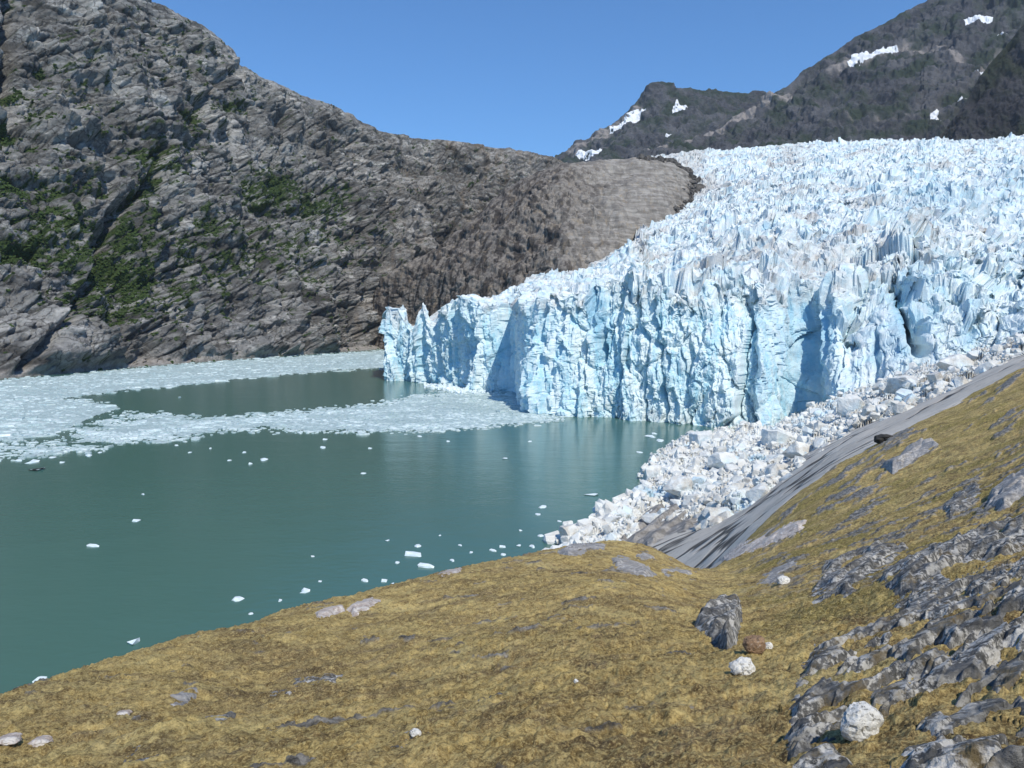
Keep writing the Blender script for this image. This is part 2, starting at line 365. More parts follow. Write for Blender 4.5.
# ------------------------------------------------------------------ the rock mountain across the water
def mountain():
    step = .85
    px = np.arange(-150, 680, step); nu = len(px)
    shore = [(-150, 392), (0, 379), (60, 374), (100, 370), (200, 362), (300, 355), (382, 349), (480, 346), (700, 345)]
    skyl = [(-150, -150), (-40, -110), (60, -62), (120, -22), (155, 0), (180, 14), (200, 26), (222, 43), (234, 53), (238, 64), (260, 77), (278, 84), (295, 92), (320, 101),
            (350, 114), (370, 125), (395, 133), (420, 138), (450, 141), (475, 143), (500, 148), (530, 154), (552, 159), (580, 170), (680, 200)]
    ytop = [(-150, 1050), (0, 1120), (150, 1300), (300, 1620), (450, 1900), (560, 2000), (680, 2000)]
    yb = Yw(K(px, shore, 1)); ys = K(px, shore, 1); yk = K(px, skyl, 1); yt = K(px, ytop, 1)
    nv = 480
    v = np.linspace(0, 1, nv)[:, None]
    py = ys + (yk - ys) * v
    Y = yb + (yt - yb) * (v ** 1.15)
    g = P(px[None, :] + 0 * py, py, Y)
    # foot below the water and the far side
    foot = g[:1].copy(); foot[..., 2] = -12
    bk = []
    for k in range(1, 9):
        b = g[-1:].copy(); b[..., 0] *= (b[..., 1] + 60 * k) / b[..., 1]; b[..., 1] += 60 * k; b[..., 2] -= 8 * k + 4 * k * k; bk.append(b)
    PX = np.broadcast_to(px, (nv, nu))
    n = grid_normals(g); n *= np.sign(n[..., 2:3] + 1e-6)
    p = g
    d = 60 * fbm(p / 210., 3, 1) + 30 * (ridged(p @ np.array(((.95, 0, -.3), (0, 1, 0), (.3, 0, .95))) / np.array((60., 90., 150.)), 3, 5) - .55) + 14 * fbm(p / 45., 2, 7)
    # dipping slabs, as steps along a tilted axis
    ax = np.array((.22, -.25, .94)); s = p @ ax + 16 * noise(p / 60., 9)
    for per, amp, sd_ in ((46., 7., 0), (17., 3.4, 3), (7., 1.3, 6)):
        f = s / per + .35 * noise(p / (per * 1.4), 21 + sd_)
        fr = f - np.floor(f)
        d = d + amp * ((1 - sstep(.0, .82, fr)) + sstep(.86, 1., fr) - .5) * (.5 + 1. * np.clip(.5 + noise(p / (per * 3.), 31 + sd_), 0, 1))
    joint = np.zeros(py.shape)
    # joint blocks
    q = p @ np.array(((.95, 0, -.3), (0, 1, 0), (.3, 0, .95)))
    for sz, amp, seed in (((64, 64, 34), 7., 41), ((27, 27, 15), 3.0, 43), ((11, 11, 7), 1.1, 45)):
        f1, f2, r, off = cells(q / np.array(sz) + .35 * fbm(p / (sz[0] * .6), 2, 60)[..., None], seed)
        qo = off * np.array(sz); fl = sz[0] * .05
        d = d + amp * (r[..., 0] - .5) + np.clip(.55 * ((r[..., 1] - .5) * qo[..., 0] + (r[..., 2] - .46) * 1.0 * qo[..., 2]), -sz[0] * .35, sz[0] * .35) - amp * .5 * (1 - sstep(0, .08, f2 - f1))
    d = d + 1.7 * ridged(p / 17., 3, 77) + .7 * fbm(p / 4., 2, 88)
    # long joints: steep ones falling to the left, gentler ones dipping right
    for ang, lx, ly, w_, dep, seed in ((58, 260., 34., .020, 5., 78), (64, 120., 17., .022, 3., 79), (-16, 240., 30., .020, 4., 80), (-12, 110., 13., .025, 2.2, 81)):
        ca, sa = math.cos(R(ang)), math.sin(R(ang))
        jn = noise(np.stack([(p[..., 0] * ca + p[..., 2] * sa) / lx, (-p[..., 0] * sa + p[..., 2] * ca) / ly, p[..., 1] / (lx * 1.5)], -1), seed)
        jl = sstep(w_ * 2.6, w_ * .6, np.abs(jn)) * sstep(-.25, .15, noise(p / 90., seed + 20))
        d = d - dep * jl; joint = np.maximum(joint, jl)
    # steep dark couloirs
    wob = 9 * fbm(np.stack([PX / 22, py / 22, 0 * py], -1), 3, 5)
    for pts, wd, dep in ((((14, -40), (10, 20), (8, 60), (2, 105)), 7, 34), (((158, 150), (150, 175), (130, 198), (112, 225), (104, 252)), 7, 34), (((104, 252), (96, 285), (60, 325), (18, 372)), 4.5, 20),
                         (((240, 65), (215, 80), (196, 108), (183, 130)), 4, 15), (((278, 100), (280, 130), (272, 165)), 3.5, 12), (((190, 195), (222, 190), (244, 198)), 5, 18),
                         (((82, -50), (96, 30), (150, 66)), 3, 9), (((160, 160), (165, 230), (170, 290)), 3, 10), (((0, 170), (60, 180), (92, 212)), 3, 10)):
        dl = line_d(PX + wob, py + wob * .6, pts); dep = dep * 1.05
        d = d - dep * np.exp(-(dl / wd) ** 2)
        d = d + dep * .35 * np.exp(-((line_d(PX + wob + wd * 1.6, py + wob * .6, pts)) / (wd * 1.2)) ** 2)
    fade = sstep(0, .03, v) * (1 - .75 * sstep(.93, 1., v))
    g = g + n * (d * fade)[..., None]
    n2 = grid_normals(g); n2 *= np.sign(n2[..., 2:3] + 1e-6)
    # scrub: on the gentler ledges and in the gullies that hold soil
    patches = (((0, 245), (60, 255), (100, 262), (60, 300), (0, 275), 1.),)
    veg = np.zeros_like(py)
    for (cx, cy, rx, ry, a) in ((20, 245, 45, 16, 1), (15, 182, 24, 14, .95), (8, 130, 14, 12, .9), (70, 185, 60, 10, .6), (110, 255, 50, 20, .9), (150, 170, 30, 34, .75), (150, 275, 34, 38, .62), (140, 235, 30, 30, .6), (205, 235, 60, 18, .55),
                               (275, 186, 30, 18, 1.1), (320, 200, 35, 14, .8), (230, 105, 26, 8, .7), (190, 120, 16, 30, .55), (60, 68, 45, 6, .6), (20, 90, 18, 8, .85), (240, 260, 60, 26, .45), (60, 225, 60, 30, .55),
                               (310, 240, 60, 25, .4), (15, 65, 10, 10, .5), (120, 300, 60, 25, .5), (190, 290, 40, 20, .4), (300, 270, 40, 24, .35), (60, 120, 70, 40, .3), (185, 60, 60, 30, .25)):
        veg = np.maximum(veg, a * np.exp(-(((PX - cx) / rx) ** 2 + ((py - cy) / ry) ** 2)))
    nn = fbm(p / 26., 4, 91)
    ledge = sstep(.42, .78, n2[..., 2])
    hol = sstep(2., -9., d)
    vm = sstep(.29, .44, veg * (.50 + .5 * ledge + .30 * hol) + .55 * nn + .95 * fbm(p / np.array((9., 9., 5.)), 3, 93) - .02)
    rust = sstep(250, 480, PX + 40 * noise(p / 90., 70)) * .85 + .1
    hz = g[..., 2]
    shr = sstep(11, 5, hz + 5 * noise(p / 22., 71))
    full = np.concatenate([foot, g] + bk, 0)
    def ext(a, b=0.): return np.concatenate([np.full((1, nu), 0.), a, np.full((8, nu), b)], 0)
    o = mesh_obj('rock_mountain', full.reshape(-1, 3), grid_faces(nv + 9, nu), mat_mountain(), True,
                 {'joint': ext(joint), 'veg': ext(vm), 'rust': ext(rust), 'shore': ext(shr)})
    tag(o, 'steep grey rock mountain with green scrub ledges across the fjord', 'mountain', kind='structure')
    # scrub with height of its own
    cand = np.argwhere((vm > .6) & (PX > -20) & (py > -30))
    sel = cand[rng.choice(len(cand), min(9000, len(cand)), replace=False)]
    pts = g[sel[:, 0], sel[:, 1]]
    return pts
scrub_pts = mountain()

# little convex lumps to stamp many times
def hull(npts, seed, sq=.55, squash=(1, 1, 1), rad=.18):
    r = np.random.default_rng(seed)
    p = r.normal(size=(npts, 3)); p /= np.linalg.norm(p, axis=1)[:, None]
    p = np.sign(p) * np.abs(p) ** sq * (1 + rad * r.normal(size=(npts, 1))) * np.array(squash)
    bm = bmesh.new()
    for q in p: bm.verts.new(q)
    bm.verts.ensure_lookup_table()
    res = bmesh.ops.convex_hull(bm, input=bm.verts[:])
    bmesh.ops.delete(bm, geom=[e for e in res['geom_interior'] if isinstance(e, bmesh.types.BMVert)], context='VERTS')
    bmesh.ops.triangulate(bm, faces=bm.faces[:])
    bmesh.ops.recalc_face_normals(bm, faces=bm.faces[:])
    bm.verts.index_update()
    v = np.array([q.co[:] for q in bm.verts]); f = np.array([[q.index for q in fc.verts] for fc in bm.faces]); bm.free()
    return v, f
def rotm(n, tilt=.5, r=rng):
    a = r.uniform(0, 2 * np.pi, n); b = r.normal(0, tilt, n); c = r.normal(0, tilt, n)
    ca, sa, cb, sb, cc, sc = np.cos(a), np.sin(a), np.cos(b), np.sin(b), np.cos(c), np.sin(c)
    z = np.zeros(n); o = np.ones(n)
    Rz = np.stack([np.stack([ca, -sa, z], -1), np.stack([sa, ca, z], -1), np.stack([z, z, o], -1)], -2)
    Rx = np.stack([np.stack([o, z, z], -1), np.stack([z, cb, -sb], -1), np.stack([z, sb, cb], -1)], -2)
    Ry = np.stack([np.stack([cc, z, sc], -1), np.stack([z, o, z], -1), np.stack([-sc, z, cc], -1)], -2)
    return Rz @ Rx @ Ry
def stamp(variants, pos, scale, rot, extra=None):
    """many lumps in one mesh; scale (n,3)"""
    V, Fc, A = [], [], []; base = 0
    which = rng.integers(0, len(variants), len(pos))
    for k, (v, f) in enumerate(variants):
        ids = np.nonzero(which == k)[0]
        if not len(ids): continue
        vv = v[None] * scale[ids][:, None, :]
        vv = np.einsum('nij,nkj->nki', rot[ids], vv) + pos[ids][:, None, :]
        V.append(vv.reshape(-1, 3))
        Fc.append((f[None] + (np.arange(len(ids)) * len(v))[:, None, None]).reshape(-1, 3) + base); base += len(ids) * len(v)
        if extra is not None: A.append(np.repeat(extra[ids], len(v)))
    return np.concatenate(V), np.concatenate(Fc), (np.concatenate(A) if extra is not None else None)

def scrub():
    t = NT('mountain scrub leaves'); c = t.mix(t.noise(.25, 4), (.024, .045, .014), (.070, .105, .034))
    m = t.done(c, .9, None, .1)
    var = [hull(12, 100 + k, .9) for k in range(5)]
    n = len(scrub_pts); s = rng.uniform(.7, 1.9, n)
    v, f, _ = stamp(var, scrub_pts + np.array((0, 0, .4)), np.stack([s * 1.3, s * 1.3, s * .8], -1), rotm(n, .3))
    tag(mesh_obj('alder_scrub', v, f, m), 'dark green alder scrub growing on the mountain ledges', 'scrub', kind='stuff')
scrub()

# ------------------------------------------------------------------ rounded headland between mountain and glacier
def headland():
    px = np.arange(366, 716, .8); nu = len(px)
    top = [(366, 318), (372, 296), (380, 284), (400, 270), (435, 250), (458, 234), (472, 222), (490, 203), (505, 190), (530, 176), (562, 165), (600, 161), (644, 158), (669, 161), (684, 168), (694, 178), (702, 192), (716, 235)]
    yt = [(366, 1540), (400, 1480), (435, 1430), (505, 1360), (562, 1340), (644, 1420), (716, 1480)]
    yb = [(366, 1470), (400, 1340), (450, 1180), (520, 1060), (565, 1010), (620, 1040), (660, 1130), (700, 1330), (716, 1440)]
    bot = [(366, 350), (480, 345), (560, 310), (620, 285), (660, 262), (700, 232), (716, 240)]
    nv = 300; v = np.linspace(0, 1, nv)[:, None]
    T = K(px, top, 1) + 3.0 * fbm(np.stack([px / 14, 0 * px, 0 * px], -1), 4, 250); B = K(px, bot, 1)
    py = B + (T - B) * v
    Y = K(px, yb, 1) + (K(px, yt, 1) - K(px, yb, 1)) * (.25 * v + .75 * v ** 2.6)
    PX = np.broadcast_to(px, py.shape)
    g = P(PX, py, Y)
    n = grid_normals(g); n *= -np.sign(n[..., 1:2] + 1e-6)
    p = g
    d = 26 * fbm(p / 150., 3, 201) + 5 * ridged(p / np.array((55., 55., 110.)), 3, 205)
    s = p[..., 2] + .12 * p[..., 0] + 7 * noise(p / 50., 209)
    rough = 1 - .75 * sstep(585, 640, PX)
    for per, amp in ((15., 1.8), (6.5, 1.0), (3., .5)):
        amp = amp * (1 - .6 * rough)
        fr = (s / per + .3 * noise(p / (per * 3), 211)) % 1.
        d = d + amp * ((1 - sstep(0, .8, fr)) + sstep(.85, 1, fr))
    f1, f2, r, _ = cells(p / np.array((24., 24., 40.)) + .3 * fbm(p / 20., 2, 215)[..., None], 217)
    d = d + rough * 7 * (ridged(np.stack([p[..., 0] / 26. + p[..., 1] / 60., p[..., 2] / 150., 0 * py], -1), 4, 240) - .5)
    d = d + rough * (5 * (r[..., 0] - .5) - 3 * (1 - sstep(0, .12, f2 - f1)))
    d = d + rough * (2.2 * ridged(p / np.array((9., 9., 22.)), 3, 221) + .9 * fbm(p / 3.5, 2, 223))
    rd = line_d(PX + 4 * noise(p / 30., 230), py, ((372, 290), (385, 281), (410, 270), (436, 252), (455, 234)))
    d = d + 9 * np.exp(-(rd / 8) ** 2)
    fade = (1 - .8 * sstep(.9, 1., v)) * sstep(0, .04, (PX - 366) / 350.) * sstep(0, .05, (716 - PX) / 350.)
    g = g + n * (d * fade)[..., None]
    pale = sstep(530, 625, PX + 34 * noise(p / 60., 233)) * .95
    pale = np.maximum(pale, .75 * sstep(205, 160, py + 10 * noise(p / 40., 235)) * sstep(530, 600, PX))
    ridge = .75 * np.exp(-(rd / 3.2) ** 2) * sstep(-.25, .2, noise(p / 12., 237))
    bk = []
    for k in range(1, 9):
        b = g[-1:].copy(); b[..., 0] *= (b[..., 1] + 22 * k) / b[..., 1]; b[..., 1] += 22 * k; b[..., 2] -= 1.5 * k * k; bk.append(b)
    full = np.concatenate([g] + bk, 0)
    ext = lambda a: np.concatenate([a] + [a[-1:]] * 8, 0)
    o = mesh_obj('rock_headland', full.reshape(-1, 3), grid_faces(nv + 8, nu), mat_headland(), True, {'pale': ext(pale), 'ridge': ext(ridge)})
    tag(o, 'rounded brown rock headland streaked with dark stains beside the glacier', 'headland', kind='structure')
    # dark moraine boulders along the ice margin
    return g, PX, py
HEAD = headland()

# ------------------------------------------------------------------ far mountains beyond the icefall
FARS = []
def far_mountain(name, label, px0, px1, sky_k, yt_k, yb_k, bot, mat, amp, seed, scree=(), vegamt=1., jag=1.6):
    px = np.arange(px0, px1, .8); nu = len(px); nv = 300
    v = np.linspace(0, 1, nv)[:, None]
    T = K(px, sky_k, 1) + jag * fbm(np.stack([px / (jag * 5), 0 * px + seed, 0 * px], -1), 5, seed); B = K(px, bot, 1); py = B + (T - B) * v
    Y = K(px, yb_k, 1) + (K(px, yt_k, 1) - K(px, yb_k, 1)) * (v ** 1.1)
    PX = np.broadcast_to(px, py.shape); g = P(PX, py, Y)
    n = grid_normals(g); n *= np.sign(n[..., 2:3] + 1e-6)
    p = g / amp
    d = amp * (.8 * fbm(p / 5., 3, seed) + .55 * (ridged(p / np.array((1.5, 1.5, 5.)), 5, seed + 3) - .5) + .16 * fbm(p / np.array((.5, .5, .9)), 3, seed + 4))
    f1, f2, r, _ = cells(p / np.array((1., 1., 1.7)) + .4 * fbm(p / .8, 2, seed + 5)[..., None], seed + 7)
    d = d + amp * (.10 * (r[..., 0] - .5) - .05 * (1 - sstep(0, .14, f2 - f1))) + amp * .17 * (ridged(p / np.array((.42, .42, 1.1)), 4, seed + 9) - .5)
    d = d * (1 - .7 * sstep(.95, 1., v)); g = g + n * d[..., None]
    sc = np.zeros_like(py)
    for pts, wd, a in scree:
        sc = np.maximum(sc, a * np.exp(-(line_d(PX + 5 * noise(p / .7, seed + 20), py + 4 * noise(p / .6, seed + 21), pts) / wd) ** 2))
    sc = sstep(.25, .8, sc * (1 + .9 * fbm(p / .35, 3, seed + 25)))
    bk = []
    for k in range(1, 9):
        b = g[-1:].copy(); b[..., 0] *= (b[..., 1] + amp * 1.4 * k) / b[..., 1]; b[..., 1] += amp * 1.4 * k; b[..., 2] -= amp * (.15 * k + .06 * k * k); bk.append(b)
    full = np.concatenate([g] + bk, 0)
    ext = lambda a: np.concatenate([a] + [a[-1:]] * 8, 0)
    o = mesh_obj(name, full.reshape(-1, 3), grid_faces(nv + 8, nu), mat, True, {'scree': ext(sc), 'veg': ext(np.full(py.shape, vegamt))})
    tag(o, label, 'mountain', kind='structure')
    nn = grid_normals(g); nn *= np.sign(nn[..., 2:3] + 1e-6)
    return dict(g=g, px=PX, py=py, n=nn)
m_far = mat_far('far dark rock', (.050, .052, .062), (.098, .100, .110), (.032, .046, .034))
peak = far_mountain('far_peak', 'distant dark peak with snow streaks behind the headland', 540, 860,
    [(540, 178), (562, 158), (578, 149), (600, 134), (620, 117), (640, 99), (650, 87), (656, 83), (664, 84), (674, 88), (690, 87), (702, 91), (720, 90), (740, 92), (765, 92), (800, 100), (860, 120)],
    [(540, 5000), (860, 5400)], [(540, 4300), (860, 4300)], [(540, 190), (600, 172), (860, 165)], m_far, 120., 301, (((562, 160), (600, 138), (640, 108)), 3, .6) and ((((570, 158), (604, 135), (638, 108)), 3.5, .7),))
main = far_mountain('dark_mountain', 'dark rock mountain with small snow patches above the icefall', 600, 1180,
    [(600, 175), (640, 155), (668, 148), (700, 137), (725, 124), (745, 110), (765, 97), (780, 88), (800, 72), (822, 59), (840, 49), (856, 38), (872, 29), (890, 20), (905, 12), (925, 0), (960, -28), (1024, -70), (1180, -130)],
    [(600, 3300), (760, 3900), (920, 4200), (1180, 4200)], [(600, 2900), (1180, 2700)], [(600, 178), (1180, 170)], m_far, 100., 331,
    ((((650, 153), (720, 128), (770, 100), (790, 95)), 3.5, .95), (((830, 72), (850, 62), (900, 50)), 4, .7), (((905, 48), (940, 47), (962, 60)), 5, .75), (((985, 75), (1000, 50)), 4, .6), (((820, 125), (880, 120), (920, 125)), 3, .4)))
butt = far_mountain('dark_buttress', 'near black rock buttress rising at the right above the ice', 915, 1180,
    [(915, 160), (930, 143), (945, 130), (955, 118), (966, 100), (980, 76), (992, 60), (1004, 46), (1014, 36), (1024, 26), (1060, 0), (1180, -50)],
    [(915, 2700), (1180, 2900)], [(915, 2600), (1180, 2350)], [(915, 175), (1180, 170)], mat_far('near black rock', (.026, .026, .031), (.052, .050, .056), (.022, .029, .018)), 60., 361, (), 1., 6.)

def snow(base, poly, label, thick=6., seed=0):
    g, px, py, n = base['g'], base['px'], base['py'], base['n']
    poly = np.asarray(poly, float); x0, y0 = poly.min(0) - 6; x1, y1 = poly.max(0) + 6
    jj = np.nonzero((px[0] > x0) & (px[0] < x1))[0]; ii = np.nonzero(((py > y0) & (py < y1))[:, jj].any(1))[0]
    a, b, c, d = ii[0], ii[-1] + 1, jj[0], jj[-1] + 1
    from_n = 3
    def up(m):
        m = m[a:b, c:d]; h, w_ = m.shape[:2]
        ui = np.linspace(0, h - 1, (h - 1) * from_n + 1); uj = np.linspace(0, w_ - 1, (w_ - 1) * from_n + 1)
        i0 = np.minimum(ui.astype(int), h - 2); j0 = np.minimum(uj.astype(int), w_ - 2); fi = (ui - i0)[:, None]; fj = (uj - j0)[None]
        if m.ndim == 3: fi = fi[..., None]; fj = fj[..., None]
        A = lambda s, t: m[i0 + s][:, j0 + t]
        return (A(0, 0) * (1 - fi) + A(1, 0) * fi) * (1 - fj) + (A(0, 1) * (1 - fi) + A(1, 1) * fi) * fj
    gg, xx, yy, nn = up(g), up(px), up(py), up(n)
    sdv = poly_sd(xx, yy, poly) - .9 + 1.3 * fbm(np.stack([xx / 5, yy / 4, 0 * xx + seed], -1), 3, 400 + seed)
    h = 1.5 + .4 * thick * .5 * np.clip(sdv / 1.4, -2.5, 1.)
    keep = (sdv[:-1, :-1] > -.5) & (sdv[1:, 1:] > -.5) & (sdv[:-1, 1:] > -.5) & (sdv[1:, :-1] > -.5)
    v, f, _ = compact((gg + nn * h[..., None]).reshape(-1, 3), grid_faces(*gg.shape[:2], keep))
    loc = v.mean(0)
    tag(mesh_obj('snow_patch', v, f, M_SNOW, True, loc=loc), label, 'snow patch', 'snow patches on the far mountains')
snow(main, [(962, 17), (972, 15), (984, 11), (994, 12), (993, 18), (990, 23), (975, 22), (966, 24)], 'widest snow patch, near the top of the dark mountain', 9, 1)
snow(main, [(846, 67), (853, 60), (866, 55), (874, 52), (886, 51), (893, 47), (900, 50), (892, 53), (876, 57), (862, 63), (850, 69)], 'long thin curved snow streak across the dark mountain', 7, 2)
snow(main, [(973, 71), (980, 73), (987, 79), (984, 86), (980, 91), (978, 83)], 'upright wedge of snow in a gully beside the dark buttress', 8, 3)
snow(main, [(955, 104), (961, 102), (966, 104), (965, 108), (956, 108)], 'smallest snow patch, low on the dark mountain between two larger ones', 6, 4)
snow(main, [(928, 122), (934, 117), (940, 115), (938, 122), (941, 126), (936, 131), (930, 132), (929, 127)], 'forked snow patch just above the edge of the icefall', 7, 5)
snow(main, [(997, 28), (1004, 26), (1008, 29), (1000, 32)], 'faint snow speck right of the widest snow patch', 6, 6)
snow(peak, [(607, 134), (616, 124), (628, 115), (638, 109), (647, 108), (640, 114), (636, 121), (622, 127), (610, 133)], 'slanting snow streak on the left ridge of the distant peak', 9, 7)
snow(peak, [(671, 108), (676, 105), (684, 107), (689, 109), (684, 113), (672, 114)], 'small bright snow patch on the middle of the distant peak', 9, 8)
snow(peak, [(575, 161), (582, 155), (592, 154), (604, 152), (600, 157), (586, 161)], 'low snow patch at the foot of the distant peak behind the headland', 9, 9)
snow(peak, [(665, 133), (669, 130), (674, 131), (672, 135), (666, 136)], 'tiny snow speck low on the distant peak', 8, 10)

# ------------------------------------------------------------------ the glacier
def glacier():
    # across: a short return along the flank first (hidden behind the corner), then the front from left to right
    pxm = np.concatenate([np.linspace(396, 382.5, 46)[:-1], np.arange(382, 1210, .9)])
    side = np.arange(len(pxm)) < 45
    sidet = np.where(side, np.linspace(1, 0, 46)[np.minimum(np.arange(len(pxm)), 45)], 0)
    nu = len(pxm)
    base_y = [(382, 380), (400, 381), (420, 382), (445, 386), (470, 389), (500, 391), (515, 392), (517.5, 403.5), (530, 407), (545, 412), (565, 416), (620, 420), (680, 424), (740, 428)]
    Yb = Yw(K(pxm, base_y, 1))
    Yb = np.where(pxm > 740, np.interp(pxm, [740, 768, 790, 812, 828, 840, 900, 960, 1024, 1100, 1210], [361, 353, 374, 376, 348, 338, 325, 318, 308, 298, 285]), Yb)
    Yb = Yb + 130 * sidet
    zb = np.interp(pxm, [740, 800, 840, 900, 960, 1024, 1210], [-4, -2, 6, 20, 30, 38, 50])
    top = [(382, 311), (385, 307), (389, 321), (393, 324), (397, 304), (400, 311), (406, 325), (412, 335), (417, 333), (420, 318), (425, 301), (429, 315), (434, 322), (440, 312), (450, 304), (462, 300), (470, 298), (485, 304), (500, 303), (515, 300), (545, 298), (565, 298),
           (620, 295), (680, 290), (740, 285), (775, 283), (790, 290), (825, 292), (840, 285), (880, 262), (905, 250), (960, 246), (1024, 240), (1210, 230)]
    setback = np.interp(pxm, [382, 515, 620, 740, 820, 850, 880, 905, 940, 1024, 1210], [6, 10, 16, 22, 30, 62, 70, 80, 110, 130, 140])
    Yt = Yb + setback
    Tpy = K(pxm, top, 1)
    # far edge of the ice: against the headland, then the icefall's brow
    edge = [(382, 318), (395, 326), (405, 330), (418, 327), (430, 316), (455, 301), (480, 299), (515, 291), (525, 285), (550, 283), (585, 276), (590, 267), (605, 259), (628, 247), (640, 240), (646, 156), (680, 153), (712, 151), (735, 149), (760, 146), (800, 145), (850, 143), (900, 142), (1024, 139), (1210, 136)]
    ye = [(382, 740), (430, 760), (480, 800), (525, 860), (585, 880), (628, 980), (640, 1010), (646, 1950), (735, 1950), (800, 1950), (1024, 2000), (1210, 2050)]
    Epy = K(pxm, edge, 1); Ye = K(pxm, ye, 1)
    nf, ns = 190, 520
    a = np.linspace(0, 1, nf)[:, None]
    # front: from under the water to the brink
    zt = P(pxm, Tpy, Yt)[:, 2]
    Yf = Yb + (Yt - Yb) * a ** 1.6
    zf = zb + (zt - zb) * a
    xf = ((pxm - CX) / F) * Yf * 1.0   # close enough to the line of sight
    qf = (CZ - zf) / Yf; bb = -(pyof(qf) - CY) / F
    xf = (pxm - CX) / F * Yf / (cp + bb * sp_)
    gf = np.stack([xf, Yf, zf], -1)
    # surface: even in height on the picture between the brink and the far edge, blended with even in distance
    b = np.linspace(0, 1, ns + 1)[1:, None]
    zE = P(pxm, Epy, Ye)[:, 2]
    # distance as a function of b: denser near
    Ys = Yt * (Ye / Yt) ** (b ** .95)
    lin = (Ys - Yt) / (Ye - Yt)
    zs = zt + (zE - zt) * (lin ** np.interp(pxm, [382, 600, 628, 646, 672, 697, 735, 800, 1210], [.9, .9, 1., 1.6, 1.54, 1.42, 1.22, 1.0, .95]))
    dip = np.interp(pxm, [382, 440, 520, 620], [9, 7, 2, 0]); zs = zs - dip * np.sin(np.pi * np.clip(b * 1.2, 0, 1)) ** .7
    qs = (CZ - zs) / Ys; bb = -(pyof(qs) - CY) / F
    gs = np.stack([(pxm - CX) / F * Ys / (cp + bb * sp_), Ys, zs], -1)
    g = np.concatenate([gf, gs], 0); nv = nf + ns
    PX = np.broadcast_to(pxm, (nv, nu))
    t = np.concatenate([np.broadcast_to(a, (nf, nu)), 1 + np.broadcast_to(b, (ns, nu))], 0)
    # outward direction of the front
    bx, by = gf[0, :, 0], gf[0, :, 1]
    k = 41; ker = np.hanning(k); ker /= ker.sum()
    sm = lambda q: np.convolve(np.pad(q, k // 2, mode='edge'), ker, 'valid')
    tx, ty = np.gradient(sm(bx)), np.gradient(sm(by)); L = np.hypot(tx, ty) + 1e-9
    nx, ny = ty / L, -tx / L
    out = np.stack([nx, ny, 0 * nx], -1)
    wf = np.where(t <= 1, 1., np.clip(1 - (t - 1) / .06, 0, 1)) * np.clip(t / .02, 0, 1)
    lo_ = np.interp(PX, [382, 825, 850, 885, 900, 940, 1210], [.78, .78, .35, .55, .45, .12, .12]); wsf = sstep(lo_, lo_ + .26, t)
    p = g
    xy = p[..., :2] + 3.5 * np.stack([noise(p / 14., 501), noise(p / 14., 502)], -1)
    # the front: upright slabs and flutes, each slab a plane of its own
    s_al = np.cumsum(np.r_[0, np.hypot(np.diff(bx), np.diff(by))]); SA = np.broadcast_to(s_al, (nv, nu)) + .10 * p[..., 2] * noise(p / 90., 530)
    fp = np.stack([SA + 1.6 * noise(p / 12., 507), p[..., 2] * 1., 0 * SA], -1)
    df = 10 * fbm(np.stack([SA / 48, p[..., 2] / 160, 0 * SA], -1), 2, 509)
    for (ws, hs, amp, tl, seed) in ((37., 110., 10., 8., 510), (22., 55., 7., 9., 511), (9., 26., 3.0, 4.5, 513), (3.6, 9., 1.3, 2.2, 515)):
        f1, f2, r, off = cells(np.stack([fp[..., 0] / ws, fp[..., 1] / hs], -1), seed, 2)
        df = df + amp * (r[..., 0] - .5) + tl * (r[..., 1] - .5) * off[..., 0] * 1.2 + tl * (r[..., 2] - .5) * off[..., 1] - amp * .30 * (1 - sstep(0, .10, f2 - f1))
    df = df + 2.2 * (ridged(np.stack([SA / 5, p[..., 2] / 40, 0 * SA], -1), 4, 517) - .5) + 1.1 * fbm(p / 2.4, 3, 519)
    py_ = pyof((CZ - p[..., 2]) / p[..., 1])
    # caves and clefts
    for (cx, cy, rx, ry, dep) in ((597, 345, 4, 18, 12), (875, 350, 3, 18, 9), (796, 350, 9, 55, 9), (812, 365, 5, 40, 8), (690, 360, 3, 20, 5), (760, 380, 3, 50, 6)):
        df = df - dep * np.exp(-(((PX - cx + 3 * noise(p / 9., 540)) / rx) ** 2 + ((py_ - cy) / ry) ** 2) ** 1.5)
    df = df * (1 - .85 * np.exp(-((PX - 517) / 7) ** 2)) 
    for sz, amp, tl, seed in ((13., 1.7, 3.4, 531), (5.5, 1.0, 2.0, 533), (2.6, .5, .9, 534)):
        f1, f2, r, off = cells(p / np.array((sz, sz, sz * 2.4)) + .15 * noise(p / (sz * .5), 539)[..., None], seed)
        df = df + amp * (r[..., 0] - .5) + tl * ((r[..., 1] - .5) * off[..., 0] + (r[..., 2] - .5) * off[..., 2]) * 1.3 - amp * .25 * (1 - sstep(0, .09, f2 - f1))
    df = df * (1 - .6 * np.exp(-((PX - 800) / 34) ** 4))
    df = df * (1 - .55 * np.exp(-(((PX - 872) / 30) ** 2 + ((py_ - 325) / 60) ** 2) ** 2))
    for pts, wd, dep in ((((897, 284), (906, 305), (920, 352)), 6.5, 30), (((914, 250), (916, 285)), 3, 14), (((906, 290), (916, 330)), 9, 12), (((958, 337), (968, 333), (977, 327)), 4., 9), (((1002, 262), (1018, 275)), 4, 10), (((842, 300), (858, 345)), 3, 8)):
        df = df - dep * np.exp(-(line_d(PX + 3 * noise(p / 10., 541), py_ + 4 * noise(p / 9., 543), pts) / wd) ** 2)
    g = g + out * (df * wf)[..., None]
    wv_ = wf * sstep(0, .06, t) * (1 - .8 * np.exp(-((PX - 517) / 7) ** 2)); g[..., 0] += wv_ * (1.6 * fbm(p / 6., 2, 535)); g[..., 2] += wv_ * (1.8 * fbm(p / 7., 2, 537))
    # the surface: towers, blades and crevasses
    dz = np.zeros((nv, nu), np.float32); lat = np.zeros((nv, nu, 2), np.float32)
